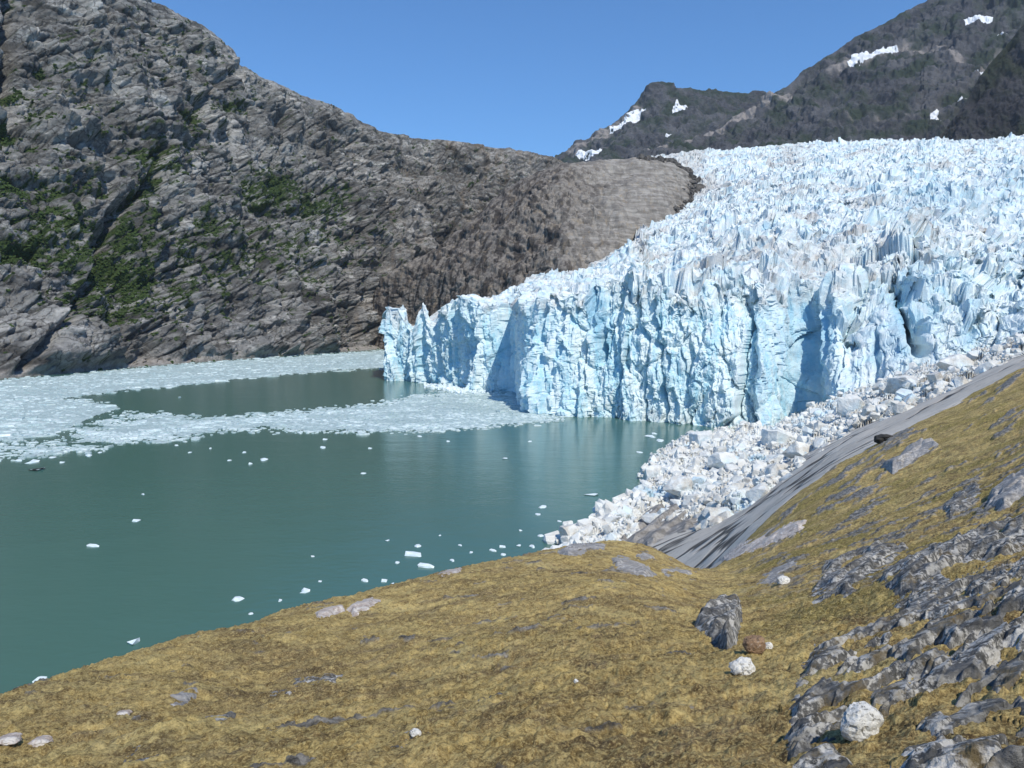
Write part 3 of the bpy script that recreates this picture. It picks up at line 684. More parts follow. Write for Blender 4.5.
    dist = np.clip((p[..., 1] - 380) / 600, 0, 1)
    for (sz, amp, tl, cd, seed) in ((58., 7., 10., 3., 549), (27., 5.4, 10., 2.6, 551), (13., 2.8, 6.5, 1.5, 553), (6.4, 1.4, 3.4, .7, 555), (3.1, .6, 1.7, .3, 557)):
        f1, f2, r, off = cells(np.stack([xy[..., 0] / (sz * 1.25), xy[..., 1] / (sz * .85)], -1), seed, 2)
        dz = dz + amp * (r[..., 0] - .5) + tl * ((r[..., 1] - .5) * off[..., 0] + (r[..., 2] - .5) * off[..., 1]) * 1.5 - cd * (1 - sstep(0, .16, f2 - f1))
        lat = lat + (r[..., :2] - .5) * sz * .12
    rg = ridged(p[..., [0, 1, 1]] / np.array((10., 13., 1e9)), 4, 561)
    bow = xy[..., 1] + .00045 * (xy[..., 0] - 260) ** 2 + 26 * fbm(p / np.array((120., 70., 1e9)), 3, 562)
    for per, amp in ((34., 4.5), (15., 2.2)):
        fr = (bow / per) % 1.; dz = dz + amp * (fr - 1.25 * sstep(.8, 1., fr)) * sstep(-.25, .25, fbm(p / np.array((60., 60., 1e9)), 2, 563))
    dz = dz + 2. * (rg - .45) + 1.0 * fbm(p / 2.2, 2, 565)
    # broad waves of the icefall
    dz = dz + 15 * fbm(p / np.array((170., 120., 1e9)), 2, 567) * sstep(420, 700, p[..., 1])
    small = np.interp(PX, [382, 432, 450, 520, 600], [.10, .14, .4, .75, 1.])
    fadeE = 1 - .35 * sstep(1.97, 2., t)
    dz = dz * small * fadeE * (.62 + .85 * sstep(-.3, .35, fbm(p / np.array((75., 60., 1e9)), 3, 568))) + 6 * fbm(p / np.array((55., 40., 1e9)), 2, 569) * sstep(1.05, 1.2, t)
    g[..., 2] += dz * wsf
    g[..., :2] += lat * (wsf * small)[..., None]
    sc_ = (small * wsf * np.clip(.8 + .5 * dist, 0, 1.3))[..., None]
    g = g + sc_ * (4.2 * np.stack([fbm(p / 9., 2, 590), fbm(p / 9., 2, 592), .6 * fbm(p / 9., 2, 594)], -1) + 2.4 * np.stack([noise(p / 3.2, 596), noise(p / 3.2, 597), .6 * noise(p / 3.2, 598)], -1))
    # three spires at the free corner stay sharp; back rows fall away
    for k in range(1, 7):
        bk = g[-1:].copy(); pass
    tail = []
    for k in range(1, 7):
        bk = g[-1:].copy(); bk[..., 1] += 20 * k; bk[..., 2] -= 5 * k; tail.append(bk)
    G = np.concatenate([g] + tail, 0); nvt = nv + 6
    face = np.clip(1.06 - t * .15, 0, 1) * (t < 1.0) * 1.
    face = np.where(t < 1, sstep(1.0, .80, t + .12 * noise(p / 12., 571)), 0) 
    face = face * np.interp(PX, [382, 740, 830, 850, 900, 1024], [1, 1, .9, .25, .2, .3])
    blue = .8 * sstep(.30, .55, fbm(p / np.array((20., 20., 40.)), 3, 575)) * (t < 1) * np.interp(PX, [382, 640, 840], [1., .8, .7])
    blue = np.maximum(blue, .45 * sstep(.2, .45, fbm(p / 22., 4, 577)) * (t >= 1))
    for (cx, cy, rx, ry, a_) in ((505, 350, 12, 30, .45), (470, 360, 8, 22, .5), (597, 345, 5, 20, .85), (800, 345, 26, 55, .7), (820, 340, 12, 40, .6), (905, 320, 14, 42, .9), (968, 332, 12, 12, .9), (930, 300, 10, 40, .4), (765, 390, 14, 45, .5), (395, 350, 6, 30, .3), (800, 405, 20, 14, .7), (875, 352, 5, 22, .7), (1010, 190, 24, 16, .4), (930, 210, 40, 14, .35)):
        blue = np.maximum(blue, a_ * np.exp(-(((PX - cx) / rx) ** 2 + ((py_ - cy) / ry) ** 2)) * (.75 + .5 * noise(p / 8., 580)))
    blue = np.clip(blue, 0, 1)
    dirt = .40 + .6 * sstep(.0, .35, fbm(p / np.array((80., 80., 60.)), 3, 583)) + .5 * sstep(720, 690, PX) * sstep(1.55, 1.9, t)
    dirt = np.maximum(dirt, .9 * np.exp(-((PX - 790 + 20 * noise(p / 50., 585)) / 16) ** 2) * sstep(1.45, 1.75, t))
    dirt = np.maximum(dirt, .85 * np.exp(-((py_ - 268) / 26) ** 2) * sstep(680, 800, PX))
    dirt = np.where(t < .85, dirt * .45, dirt)
    root = bpy.data.objects.new('glacier', None); COL.objects.link(root)
    loc = np.array(P(700, 422, 370.)); loc[2] = 0; root.location = loc
    tag(root, 'broken blue white tidewater glacier with a tall ice cliff above teal water', 'glacier')
    ex = lambda q: np.concatenate([q] + [q[-1:]] * 6, 0)
    for nm, r0, r1 in (('ice_cliff', 0, nf), ('serac_field', nf - 1, nvt)):
        vv = G[r0:r1]; at = {'face': ex(face)[r0:r1], 'blue': ex(blue)[r0:r1], 'dirt': ex(dirt)[r0:r1]}
        o = mesh_obj(nm, vv.reshape(-1, 3), grid_faces(r1 - r0, nu), M_ICE, False, at, root, loc)
    return
glacier()

# ------------------------------------------------------------------ hillside: height from control points, in (direction, log distance)
class Field:
    """z = 50 - q*Y with q(az, log Y) a thin plate through control points given as (px, py, Y) or ('w', az, Y, z)"""
    def __init__(s, pts, k=2.4):
        A = []
        for c in pts:
            if c[0] == 'w': A.append((c[1], math.log(c[2]), (CZ - c[3]) / c[2]))
            else:
                q = float(qof(c[1])); b = -(c[1] - CY) / F
                A.append(((c[0] - CX) / F / (cp + b * sp_), math.log(c[2]), q))
        A = np.array(A); s.c = A[:, :2] * np.array((k, 1.)); s.k = k
        n = len(A); d = np.linalg.norm(s.c[:, None] - s.c[None], axis=-1)
        M = np.zeros((n + 3, n + 3)); M[:n, :n] = s.phi(d) + 2e-4 * np.eye(n); M[:n, n] = 1; M[:n, n + 1:] = s.c; M[n, :n] = 1; M[n + 1:, :n] = s.c.T
        s.w = np.linalg.solve(M, np.r_[A[:, 2], 0, 0, 0])
    @staticmethod
    def phi(r): return np.where(r > 1e-9, r * r * np.log(r + 1e-12), 0)
    def q(s, az, Y):
        az, Y = np.broadcast_arrays(az, Y); u = np.stack([az.ravel() * s.k, np.log(Y.ravel())], -1); n = len(s.c); o = np.empty(len(u))
        for i in range(0, len(u), 40000):
            v = u[i:i + 40000]; d = np.sqrt(((v[:, None] - s.c[None]) ** 2).sum(-1))
            o[i:i + 40000] = s.phi(d) @ s.w[:n] + s.w[n] + v @ s.w[n + 1:]
        return o.reshape(az.shape)

HP = [  # near rows
    (0, 768, 8.6), (130, 768, 8), (250, 768, 7.4), (400, 768, 6.8), (512, 768, 6.3), (640, 768, 5.8), (760, 768, 5.4), (880, 768, 4.9), (1024, 768, 4.5),
    ('w', -1.2, 3., 46.6), ('w', -.6, 3., 47.2), ('w', 0., 3., 47.6), ('w', .6, 3., 47.9), ('w', 1.2, 3., 48.6), ('w', .3, 3.9, 47.45), ('w', .66, 3.7, 47.7),
    (250, 690, 14), (400, 680, 12.5), (520, 670, 11.5), (520, 610, 20), (620, 640, 13), (640, 590, 23), (400, 620, 21),
    # brow of the knoll and its hidden far side
    (0, 708, 17), (75, 681, 19), (150, 655, 22), (230, 632, 25), (300, 612, 28), (370, 595, 31), (430, 578, 34), (480, 567, 37), (520, 558, 40), (560, 551, 43), (600, 547, 46), (640, 551, 47), (670, 560, 46), (690, 570, 44),
    ('w', -.9, 9, 44.5), ('w', -.9, 15, 40), ('w', -.9, 24, 30), ('w', -.9, 45, 5), ('w', -.9, 70, -8), ('w', -1.2, 30, 14), ('w', -1.2, 60, -8),
    ('w', -.66, 24, 35), ('w', -.66, 34, 22), ('w', -.66, 52, 1), ('w', -.66, 80, -8), ('w', -.46, 32, 33), ('w', -.46, 46, 17), ('w', -.46, 66, -2), ('w', -.46, 100, -9),
    ('w', -.27, 40, 30), ('w', -.27, 55, 16), ('w', -.27, 80, -1), ('w', -.27, 120, -9), ('w', -.1, 48, 31), ('w', -.1, 64, 18), ('w', -.1, 95, 2), ('w', -.1, 140, -6), ('w', .0, 55, 31), ('w', .0, 75, 18), ('w', .0, 110, 5), ('w', .0, 160, -4),
    ('w', .11, 62, 28), ('w', .11, 85, 19), ('w', .11, 115, 9), ('w', .08, 190, -4), ('w', .19, 58, 27.5), ('w', .19, 80, 20),
    # saddle and the right hand slope
    (745, 665, 10), (700, 625, 17), (700, 600, 26), (760, 610, 20), (850, 600, 16.5), (800, 650, 10.5), (900, 700, 6.9), (1024, 640, 7.6), (940, 640, 9), (1024, 560, 14.5), (950, 565, 16),
    (735, 575, 40), (780, 560, 38), (850, 525, 43), (950, 480, 48), (1024, 440, 52), (1024, 500, 26), (940, 530, 26),
    (705, 573, 62), (745, 540, 76), (800, 490, 88), (880, 440, 103), (960, 400, 115), (1024, 365, 128),
    ('w', .85, 4.5, 47.6), ('w', .8, 10, 46.9), ('w', .8, 30, 46.5), ('w', .8, 60, 46), ('w', .8, 130, 50), ('w', 3.5, 2.7, 49.5), ('w', 3.5, 8, 53), ('w', 3.5, 30, 66), ('w', 3.5, 100, 110), ('w', 3.5, 300, 190), ('w', -3.5, 2.7, 43.5), ('w', -3.5, 7, 33), ('w', -3.5, 14, 12), ('w', -3.5, 24, -8), ('w', -3.5, 60, -25), ('w', 1.2, 10, 50), ('w', 1.2, 40, 52), ('w', 1.2, 130, 62), ('w', 1.2, 300, 80),
    # bare polished slope down to the ice
    (650, 547, 140), (700, 548, 104), (700, 522, 145), (625, 540, 165), (655, 522, 172), (745, 508, 132), (800, 468, 135), (880, 421, 150), (960, 386, 165), (1024, 355, 175),
    ('w', .18, 230, -4), ('w', .25, 220, 2), ('w', .33, 210, 10), ('w', .42, 220, 18), ('w', .55, 230, 28), ('w', .67, 240, 36), ('w', .3, 320, -8), ('w', .5, 320, 8), ('w', .67, 330, 20), ('w', 1., 240, 52), ('w', 1., 330, 40)]
FIELD = Field(HP)

class Ground:
    """table of a field on (column, distance) for casting lines of sight"""
    def __init__(s, field, y0, y1, n=900, a0=-.95, a1=.95, na=960):
        s.az = np.linspace(a0, a1, na); s.ly = np.linspace(math.log(y0), math.log(y1), n); s.Y = np.exp(s.ly)
        s.q = np.concatenate([field.q(s.az[None, :], s.Y[i:i + 50, None]) for i in range(0, n, 50)], 0)   # (n, na)
        s.qmin = np.minimum.accumulate(s.q, 0)
    def qat(s, az, Y):
        u = np.clip((az - s.az[0]) / (s.az[1] - s.az[0]), 0, len(s.az) - 1.001); v = np.clip((np.log(Y) - s.ly[0]) / (s.ly[1] - s.ly[0]), 0, len(s.ly) - 1.001)
        i = v.astype(int); j = u.astype(int); fi = v - i; fj = u - j; q = s.q
        return (q[i, j] * (1 - fi) + q[i + 1, j] * fi) * (1 - fj) + (q[i, j + 1] * (1 - fi) + q[i + 1, j + 1] * fi) * fj
    def z(s, x, y):
        return CZ - s.qat(x / y, y) * y
    def hit(s, px, py, ymin=None):
        px, py = np.broadcast_arrays(np.asarray(px, float), np.asarray(py, float)); sh = px.shape; px = px.ravel(); py = py.ravel()
        b = -(py - CY) / F; az = (px - CX) / F / (cp + b * sp_); q = qof(py)
        uu = np.clip((az - s.az[0]) / (s.az[1] - s.az[0]), 0, len(s.az) - 1.001); j0 = uu.astype(int); fu = uu - j0
        i0 = 0 if ymin is None else int(np.searchsorted(s.Y, ymin)); out = []
        for j in (j0, j0 + 1):
            Y = np.empty(len(px))
            for c in np.unique(j):
                m = j == c; col = np.minimum.accumulate(s.q[i0:, c])
                i = np.clip(np.searchsorted(-col, -q[m]), 1, len(col) - 1)
                qa, qb = col[i - 1], col[i]; f = np.clip((qa - q[m]) / (qa - qb + 1e-12), 0, 1)
                Y[m] = np.exp(s.ly[i0 + i - 1] + f * (s.ly[1] - s.ly[0]))
            out.append(Y)
        Y = out[0] * (1 - fu) + out[1] * fu
        Y = np.where(np.abs(out[1] - out[0]) < .06 * out[0], Y, np.where(fu < .5, out[0], out[1]))
        return np.stack([az * Y, Y, CZ - s.qat(az, Y) * Y], -1).reshape(sh + (3,))
GR = Ground(FIELD, 2.6, 340.)

TRIM = [(640, 556), (668, 562), (690, 576), (702, 578), (722, 562), (745, 541), (772, 514), (800, 491), (838, 465), (880, 441), (920, 421), (960, 402), (1024, 366), (1100, 330), (1300, 250)]
def moss_relief(p, YY):
    lod = lambda s: np.clip(s / (YY * .0018) - .5, 0, 1)           # leave out what is finer than the mesh
    dm = .22 * fbm(p / 3.4, 3, 611) + .10 * fbm(p / 1.2, 3, 613) * lod(.5) + .060 * ridged(p / .42, 3, 615) * lod(.2)
    f1, f2, r, _ = cells(p[..., :2] / .26 + .3 * noise(p / .25, 617)[..., None], 619, 2)
    dm = dm + .085 * (1 - f1) * (.3 + r[..., 0]) * lod(.15)
    dm = dm + .055 * fbm(p / .085, 3, 623) * lod(.05)
    dm = dm + .6 * fbm(p / 11., 3, 627) * sstep(15, 60, YY)
    return dm * sstep(2.6, 5, YY)
def hillside():
    az = np.arange(-.80, .80, .00118); o_ = .80 + .0012 * (1.055 ** np.arange(1, 92) - 1) / .055; az = np.concatenate([-o_[::-1], az, o_]); nr = 800
    Y = 2.6 * (330 / 2.6) ** np.linspace(0, 1, nr)
    A, YY = np.meshgrid(az, Y)
    z = CZ - np.concatenate([FIELD.q(A[i:i + 20], YY[i:i + 20]) for i in range(0, nr, 20)], 0) * YY
    g = np.stack([A * YY, YY, z], -1); p = g
    py = pyof((CZ - z) / YY); px = pxof(g[..., 0], YY, z)
    trim = np.interp(px, [t_[0] for t_ in TRIM], [t_[1] for t_ in TRIM])
    far = YY > 58
    bare = sstep(-2, 2, trim - py + 3.5 * fbm(p / 6., 4, 601)) * sstep(54, 60, YY)
    hid = (px < 640) & (YY > 56); bare = np.where(hid, sstep(55, 62, YY), bare)
    # moss: cushions and hollows; slope aligned hummocks
    dm = moss_relief(p, YY)
    # bare rock: smooth whalebacks with long joints down the slope
    ca, sa = math.cos(R(-38)), math.sin(R(-38))
    al = np.stack([(p[..., 0] * ca - p[..., 1] * sa), (p[..., 0] * sa + p[..., 1] * ca), p[..., 2]], -1)
    st = fbm(al / np.array((7., 70., 30.)), 4, 631)
    crack = sstep(.045, .0, np.abs(st - .05)) * sstep(-.2, .2, noise(p / 25., 633))
    crack = np.maximum(crack, .9 * sstep(.03, 0, np.abs(st + .22)))
    db = .9 * fbm(p / 18., 3, 637) + .10 * fbm(p / 3., 2, 635)
    g[..., 2] += dm * (1 - bare) + db * bare
    # small ribs of rock showing through the moss on the slope
    n = grid_normals(g); n *= np.sign(n[..., 2:3] + 1e-9)
    ca, sa = math.cos(R(35)), math.sin(R(35))
    rl = np.stack([(p[..., 0] * ca + p[..., 1] * sa) / 2.2, (-p[..., 0] * sa + p[..., 1] * ca) / .8, p[..., 2] / 1.], -1) / np.maximum(.5, YY[..., None] / 22)
    rs = fbm(rl, 4, 641)
    right = sstep(700, 800, px) * sstep(620, 560, py) * sstep(12, 24, YY)
    rock = sstep(.15, .22, rs) * (.10 + .95 * right)
    rock = np.maximum(rock, .9 * sstep(.33, .38, fbm(p / np.array((1.6, .7, .7)), 4, 645)) * (px < 700))
    rock = rock * (1 - bare)
    g[..., 2] += rock * (.02 + .0035 * YY) * (.6 + .8 * fbm(p / np.maximum(.3, YY[..., None] / 60), 3, 647))
    green = np.clip(.15 + .95 * sstep(690, 800, px + 30 * noise(p / 8., 651)) * sstep(7, 20, YY), 0, 1)
    heath = np.clip(.35 + .5 * sstep(-.1, .3, fbm(p / 5., 2, 655)) + .5 * right, 0, 1)
    faces = grid_faces(*A.shape).reshape(-1, 4)
    fb = (bare[:-1, :-1] + bare[1:, 1:]).ravel() > 1.
    zz = np.maximum(np.maximum(g[:-1, :-1, 2], g[1:, 1:, 2]), np.maximum(g[:-1, 1:, 2], g[1:, :-1, 2])).ravel() > -3
    at = {'green': green, 'heath': heath, 'rock': rock, 'crack': crack}
    v, f, a = compact(g.reshape(-1, 3), faces[~fb & zz], at)
    tag(mesh_obj('mossy_hillside', v, f, mat_moss(), True, a), 'golden brown mossy hillside in front of the water and glacier', 'hillside', kind='structure')
    v, f, a = compact(g.reshape(-1, 3), faces[fb & zz], at)
    tag(mesh_obj('bare_rock_slope', v, f, mat_slab(), True, a), 'bare grey ice polished rock slope between moss and ice', 'rock slope', kind='structure')
    return g, px, py, YY, bare, rock, green
HS = hillside()

# ------------------------------------------------------------------ rock outcrops and boulders on the hillside
M_DARK = mat_rock('dark lichened gneiss', (.058, .059, .060), (.160, .158, .156), (.52, .51, .49), .50, 1., 35)
M_PALE = mat_rock('pale lichened rock', (.20, .195, .195), (.36, .35, .345), (.55, .53, .51), .45, 1., 20)
M_PINK = mat_rock('pinkish white rock', (.34, .28, .25), (.55, .49, .45), (.68, .65, .62), .5, 1., 20)
M_WHITE = mat_rock('white lichen boulder', (.09, .09, .088), (.30, .295, .28), (.72, .71, .68), .80, 3., 10)
M_TAN = mat_rock('tan boulder', (.17, .11, .07), (.36, .24, .15), (.5, .4, .33), .25, 3., 10)

HPX = {1: 4.5, 2: 5.5, 3: 4.5, 4: 7, 5: 2, 6: 2, 7: 2.5, 8: 2, 9: 2.5, 10: 1.5, 11: 2, 12: 2, 13: 1.5, 14: 2, 15: 2, 16: 1.5, 17: 2, 18: 1.5, 19: 4, 20: 4, 21: 3, 22: 6}   # relief, in pixels at its distance
OUTS = []
def outcrop(poly, label, mat, h=.3, edge=6., rough=1., step=1., rug=3., moss=.6, seed=0, terr=0., cat='rock outcrop', name='rock_outcrop', ymin=None):
    poly = np.asarray(poly, float)
    OUTS.append(poly)
    x = np.arange(poly[:, 0].min() - 14, poly[:, 0].max() + 14, step); y = np.arange(poly[:, 1].max() + 14, poly[:, 1].min() - 14, -step * .8)
    XX, YP = np.meshgrid(x, y)
    g = GR.hit(XX, YP, ymin); D = g[..., 1:2]
    s = np.median(g[..., 1]); u = s / F                       # metres to a pixel there
    p = g + np.array((seed * 31.7, seed * 17.3, 0)); h = HPX.get(seed, 3.) * u
    sdv = poly_sd(XX, YP, poly) + rug * 2.2 * fbm(p / (u * 22), 4, 700 + seed)
    up = sstep(-edge * .4, edge, sdv)
    ca, sa = math.cos(R(35)), math.sin(R(35))
    q = np.stack([p[..., 0] * ca + p[..., 1] * sa, -p[..., 0] * sa + p[..., 1] * ca, p[..., 2]], -1)
    d = h * up * (.75 + .6 * fbm(p / (u * 60), 3, 710 + seed)) 
    sl = q @ np.array((.25, -.55, .8)) / (u * 26) + .8 * fbm(p / (u * 90), 3, 770 + seed); fr = sl % 1.        # tilted beds
    d = d + rough * h * up * 1.1 * (fr * .8 - sstep(.88, 1., fr) * .8 - .2)
    for sz, amp in ((38., .40), (15., .22), (6.5, .10)):
        f1, f2, r, off = cells(q / (u * 2.2 * np.array((sz * 1.7, sz * .9, sz * .8))) + .25 * noise(p / (u * sz * 1.3), 720)[..., None], 730 + seed)
        d = d + rough * h * amp * up * ((r[..., 0] - .5) + .9 * (r[..., 1] - .5) * off[..., 1] + .7 * (r[..., 2] - .5) * off[..., 0] - .5 * (1 - sstep(0, .12, f2 - f1)))
    d = d + rough * h * up * (.10 * ridged(q / (u * np.array((50., 18., 18.))), 4, 740 + seed) + .05 * fbm(p / (u * 8), 3, 750))
    d = d + moss_relief(g, g[..., 1]) * (1 - .75 * up) + (.10 + .005 * g[..., 1]) * (.35 if 4 < seed < 19 else .75) * up * np.clip(-.6 * (seed in (1, 2, 3, 14, 15, 17, 18)) + .35 + 2.4 * sstep(-.15, .2, fbm(q / (u * np.array((110., 45., 45.))), 4, 760 + seed)), -1., 1.5) if ymin is None else d      # ride on the hillside's own swells
    d = d - (h * .4 + 2.5 * u) * (1 - sstep(-edge, 0, sdv))
    for _ in range(1):                     # weathered, no teeth along the steps
        e = np.pad(d, 1, mode='edge'); d = (e[:-2, 1:-1] + e[2:, 1:-1] + e[1:-1, :-2] + e[1:-1, 2:] + 2 * e[1:-1, 1:-1]) / 6
    g = g.copy(); g[..., 2] += d
    kp = sdv > -edge * 1.2
    keep = kp[:-1, :-1] & kp[1:, 1:] & kp[:-1, 1:] & kp[1:, :-1]
    # no sheets across a gap in depth
    dd = np.abs(np.diff(D[..., 0], axis=0)); keep &= (dd[:, :-1] < s * .12) & (dd[:, 1:] < s * .12)
    lab = np.where(keep, np.arange(1, keep.size + 1).reshape(keep.shape), 0)       # keep one connected piece
    for _ in range(4000):
        m = lab.copy()
        m[1:] = np.maximum(m[1:], lab[:-1]); m[:-1] = np.maximum(m[:-1], lab[1:]); m[:, 1:] = np.maximum(m[:, 1:], lab[:, :-1]); m[:, :-1] = np.maximum(m[:, :-1], lab[:, 1:])
        m = np.where(keep, m, 0)
        if (m == lab).all(): break
        lab = m
    ids, cn = np.unique(lab[lab > 0], return_counts=True); keep = lab == ids[cn.argmax()]
    v, f, a = compact(g.reshape(-1, 3), grid_faces(*XX.shape, keep), {'moss': np.full(XX.shape, moss) * (1 - .3 * up)})
    loc = v.mean(0); loc[2] = v[:, 2].min()
    o = mesh_obj(name, v, f, mat, False, a, loc=loc)
    return tag(o, label, cat)

outcrop([(792, 768), (790, 735), (800, 690), (815, 655), (850, 640), (880, 625), (905, 600), (950, 585), (1000, 575), (1040, 560), (1060, 640), (1060, 790), (800, 790)], 'largest dark grey outcrop with white lichen streaks, beside the white speckled boulder', M_DARK, .30, 14, 1.1, .7, 6, .75, 1)
outcrop([(870, 582), (905, 562), (950, 545), (985, 530), (1040, 515), (1060, 560), (1000, 572), (940, 586), (900, 597)], 'dark lichened ledge running to the picture edge above the largest outcrop', M_DARK, .45, 9, 1.1, .8, 4, .6, 2)
outcrop([(812, 600), (822, 575), (845, 560), (875, 550), (905, 548), (895, 565), (870, 580), (845, 596)], 'low grey outcrop on the slope left of the dark ledge', M_DARK, .40, 6, 1., .7, 4, .45, 3)
outcrop([(695, 632), (702, 618), (720, 606), (738, 600), (742, 618), (736, 640), (727, 650), (715, 642)], 'blocky upright grey ledge facing the gully above the white rock', M_DARK, .55, 5, 1.3, .5, 2, .3, 4)
outcrop([(757, 586), (770, 574), (785, 566), (800, 562), (792, 574), (778, 584)], 'thin pale grey slab sloping above the small white stone', M_PALE, .25, 3.5, .6, .5, 2, .3, 5)
outcrop([(722, 560), (740, 546), (762, 536), (785, 526), (805, 522), (800, 532), (775, 543), (745, 555), (728, 562)], 'long pinkish white rock streak on the green slope', M_PINK, .45, 4, .8, .5, 2.2, .25, 6)
outcrop([(612, 562), (622, 557), (634, 564), (648, 570), (656, 577), (645, 580), (628, 574), (616, 570)], 'pale grey slab on the knoll top nearest the gully', M_PALE, .45, 3.5, .8, .5, 2, .3, 7)
outcrop([(662, 574), (676, 571), (692, 575), (688, 579), (668, 578)], 'small flat pale rock at the right end of the knoll', M_PALE, .3, 2.5, .7, .4, 1.5, .3, 8)
outcrop([(558, 553), (572, 547), (590, 545), (606, 546), (604, 551), (585, 553), (568, 557)], 'grey rock cap on the very crest of the knoll', M_PALE, .4, 3, .8, .4, .5, .25, 9)
outcrop([(636, 557), (648, 556), (654, 560), (642, 562)], 'tiny pale rock between the crest cap and the slab', M_PALE, .3, 2, .7, .4, 1.2, .2, 10)
outcrop([(314, 616), (326, 611), (342, 608), (344, 612), (330, 617), (318, 620)], 'pinkish rock lump on the brow above the water', M_PINK, .3, 2.6, .8, .4, 1.6, .2, 11)
outcrop([(346, 612), (356, 605), (372, 600), (380, 603), (368, 609), (354, 614)], 'pale pink rock on the brow, right beside another pinkish lump', M_PINK, .3, 2.6, .8, .4, 1.6, .2, 12)
outcrop([(436, 577), (448, 572), (462, 569), (458, 574), (444, 579)], 'small pale rock on the brow under the floating ice', M_PINK, .3, 2.2, .8, .4, .4, .2, 13)
outcrop([(268, 696), (285, 690), (305, 684), (325, 678), (342, 676), (330, 686), (308, 692), (290, 700), (272, 704)], 'dark rock rib in the middle of the mossy knoll', M_DARK, .14, 4, 1., .6, 3.5, .6, 14)
outcrop([(120, 762), (150, 745), (180, 735), (205, 724), (232, 716), (226, 728), (195, 742), (160, 758), (135, 770)], 'long dark rock rib crossing the lower left moss', M_DARK, .12, 4, 1., .6, 4, .65, 15)
outcrop([(168, 704), (180, 697), (196, 693), (198, 698), (184, 706), (170, 708)], 'pale streak of rock in moss above the long dark rib', M_PALE, .12, 2.6, .8, .5, 2, .3, 16)
outcrop([(380, 752), (396, 742), (420, 736), (428, 744), (412, 756), (388, 758)], 'small dark rock with a white patch at the bottom of the knoll', M_DARK, .09, 4, 1., .7, 3, .5, 17)
outcrop([(478, 706), (500, 700), (520, 696), (518, 706), (492, 712)], 'faint grey rock breaking through moss below the knoll crest', M_DARK, .08, 3, 1., .7, 3, .7, 18)
outcrop([(985, 512), (992, 496), (1006, 482), (1030, 474), (1040, 488), (1020, 500), (1004, 512)], 'pale grey slab high on the right slope beside dark shadows', M_PALE, .6, 4, .9, .6, 2.5, .2, 19)
outcrop([(940, 512), (955, 498), (975, 488), (982, 494), (968, 508), (950, 518)], 'grey rib of rock left of the high pale slab', M_DARK, .6, 4, 1.2, .6, 3, .35, 20)
outcrop([(884, 468), (905, 452), (930, 440), (938, 446), (916, 460), (892, 474)], 'grey rock band along the upper slope below the bare rock', M_PALE, 1.1, 4, 1.2, .6, 3, .4, 21)
outcrop([(600, 548), (612, 530), (632, 516), (655, 510), (676, 508), (700, 512), (690, 526), (664, 538), (648, 550)], 'layered brown grey rock ledge at the shore below the ice', mat_rock('layered shore rock', (.20, .19, .18), (.42, .40, .38), (.36, .33, .3), .25, .12, 60), 4.0, 5, 1.3, .5, 3, 0., 22, ymin=120.)

def boulder(px, py, wpx, hpx, mat, label, seed, name='boulder', sx=1., ymin=None, cat='boulder', moss=0., sink=.2):
    c = GR.hit(np.array([px]), np.array([py]), ymin)[0]; u = c[1] / F
    bm = bmesh.new(); bmesh.ops.create_icosphere(bm, subdivisions=4, radius=1)
    v = np.array([q.co[:] for q in bm.verts]); f = np.array([[q.index for q in fc.verts] for fc in bm.faces]); bm.free()
    v = np.sign(v) * np.abs(v) ** .85
    f1, f2, r, off = cells(v * 1.1 + seed * 3.1, 800 + seed)
    dl = 1 + .28 * fbm(v * .9 + seed, 2, 810) + .20 * (r[..., 0] - .5) - .10 * (1 - sstep(0, .12, f2 - f1)) + .10 * fbm(v * 3.5 + seed, 3, 815)
    v = v * dl[:, None]; v[:, 2] *= 1 - .25 * sstep(0, 1, np.hypot(v[:, 0], v[:, 1]) - .6)
    v *= np.array((wpx / 2 * u, wpx / 2 * u * .85 * sx, hpx / 2 * u * 1.08))
    loc = c + np.array((0, 0, hpx / 2 * u * (1 - 2 * sink) + moss_relief(c[None], c[None, 1])[0])); v[:, 2] += 0
    o = mesh_obj(name, v + loc, f, mat, False, {'moss': np.full(len(v), moss)}, loc=loc)
    return tag(o, label, cat)
boulder(859, 752, 42, 40, M_WHITE, 'white lichen speckled boulder standing on the largest dark outcrop', 1)
boulder(743, 676, 26, 20, M_WHITE, 'angular white rock lying in the gully in front of the tan boulder', 2)
boulder(754, 659, 22, 17, M_TAN, 'tan boulder in the gully behind the angular white rock', 3)
boulder(768, 655, 9, 9, M_WHITE, 'fist sized white stone touching the tan boulder', 4)
boulder(783, 588, 13, 9, M_WHITE, 'small white stone at the lower end of the pale slab', 5)
boulder(42, 749, 22, 9, M_PINK, 'flat pale stone at the lower left edge of the knoll', 6)
boulder(10, 752, 24, 7, M_PINK, 'flattest pale stone in the lower left corner of the moss', 7)
boulder(124, 719, 14, 5, M_PINK, 'thin pale stone in moss above the dark rib', 8)
boulder(416, 747, 12, 9, M_WHITE, 'white stone resting on the small dark rock at the bottom', 9)
boulder(576, 689, 5, 4, M_WHITE, 'lone white pebble in the middle of the moss', 10)
boulder(885, 441, 20, 9, mat_rock('dark boulder', (.03, .03, .03), (.08, .075, .07), (.2, .19, .18), .1, .4, 0), 'near black boulder on the bare rock edge against the ice', 11, ymin=70.)

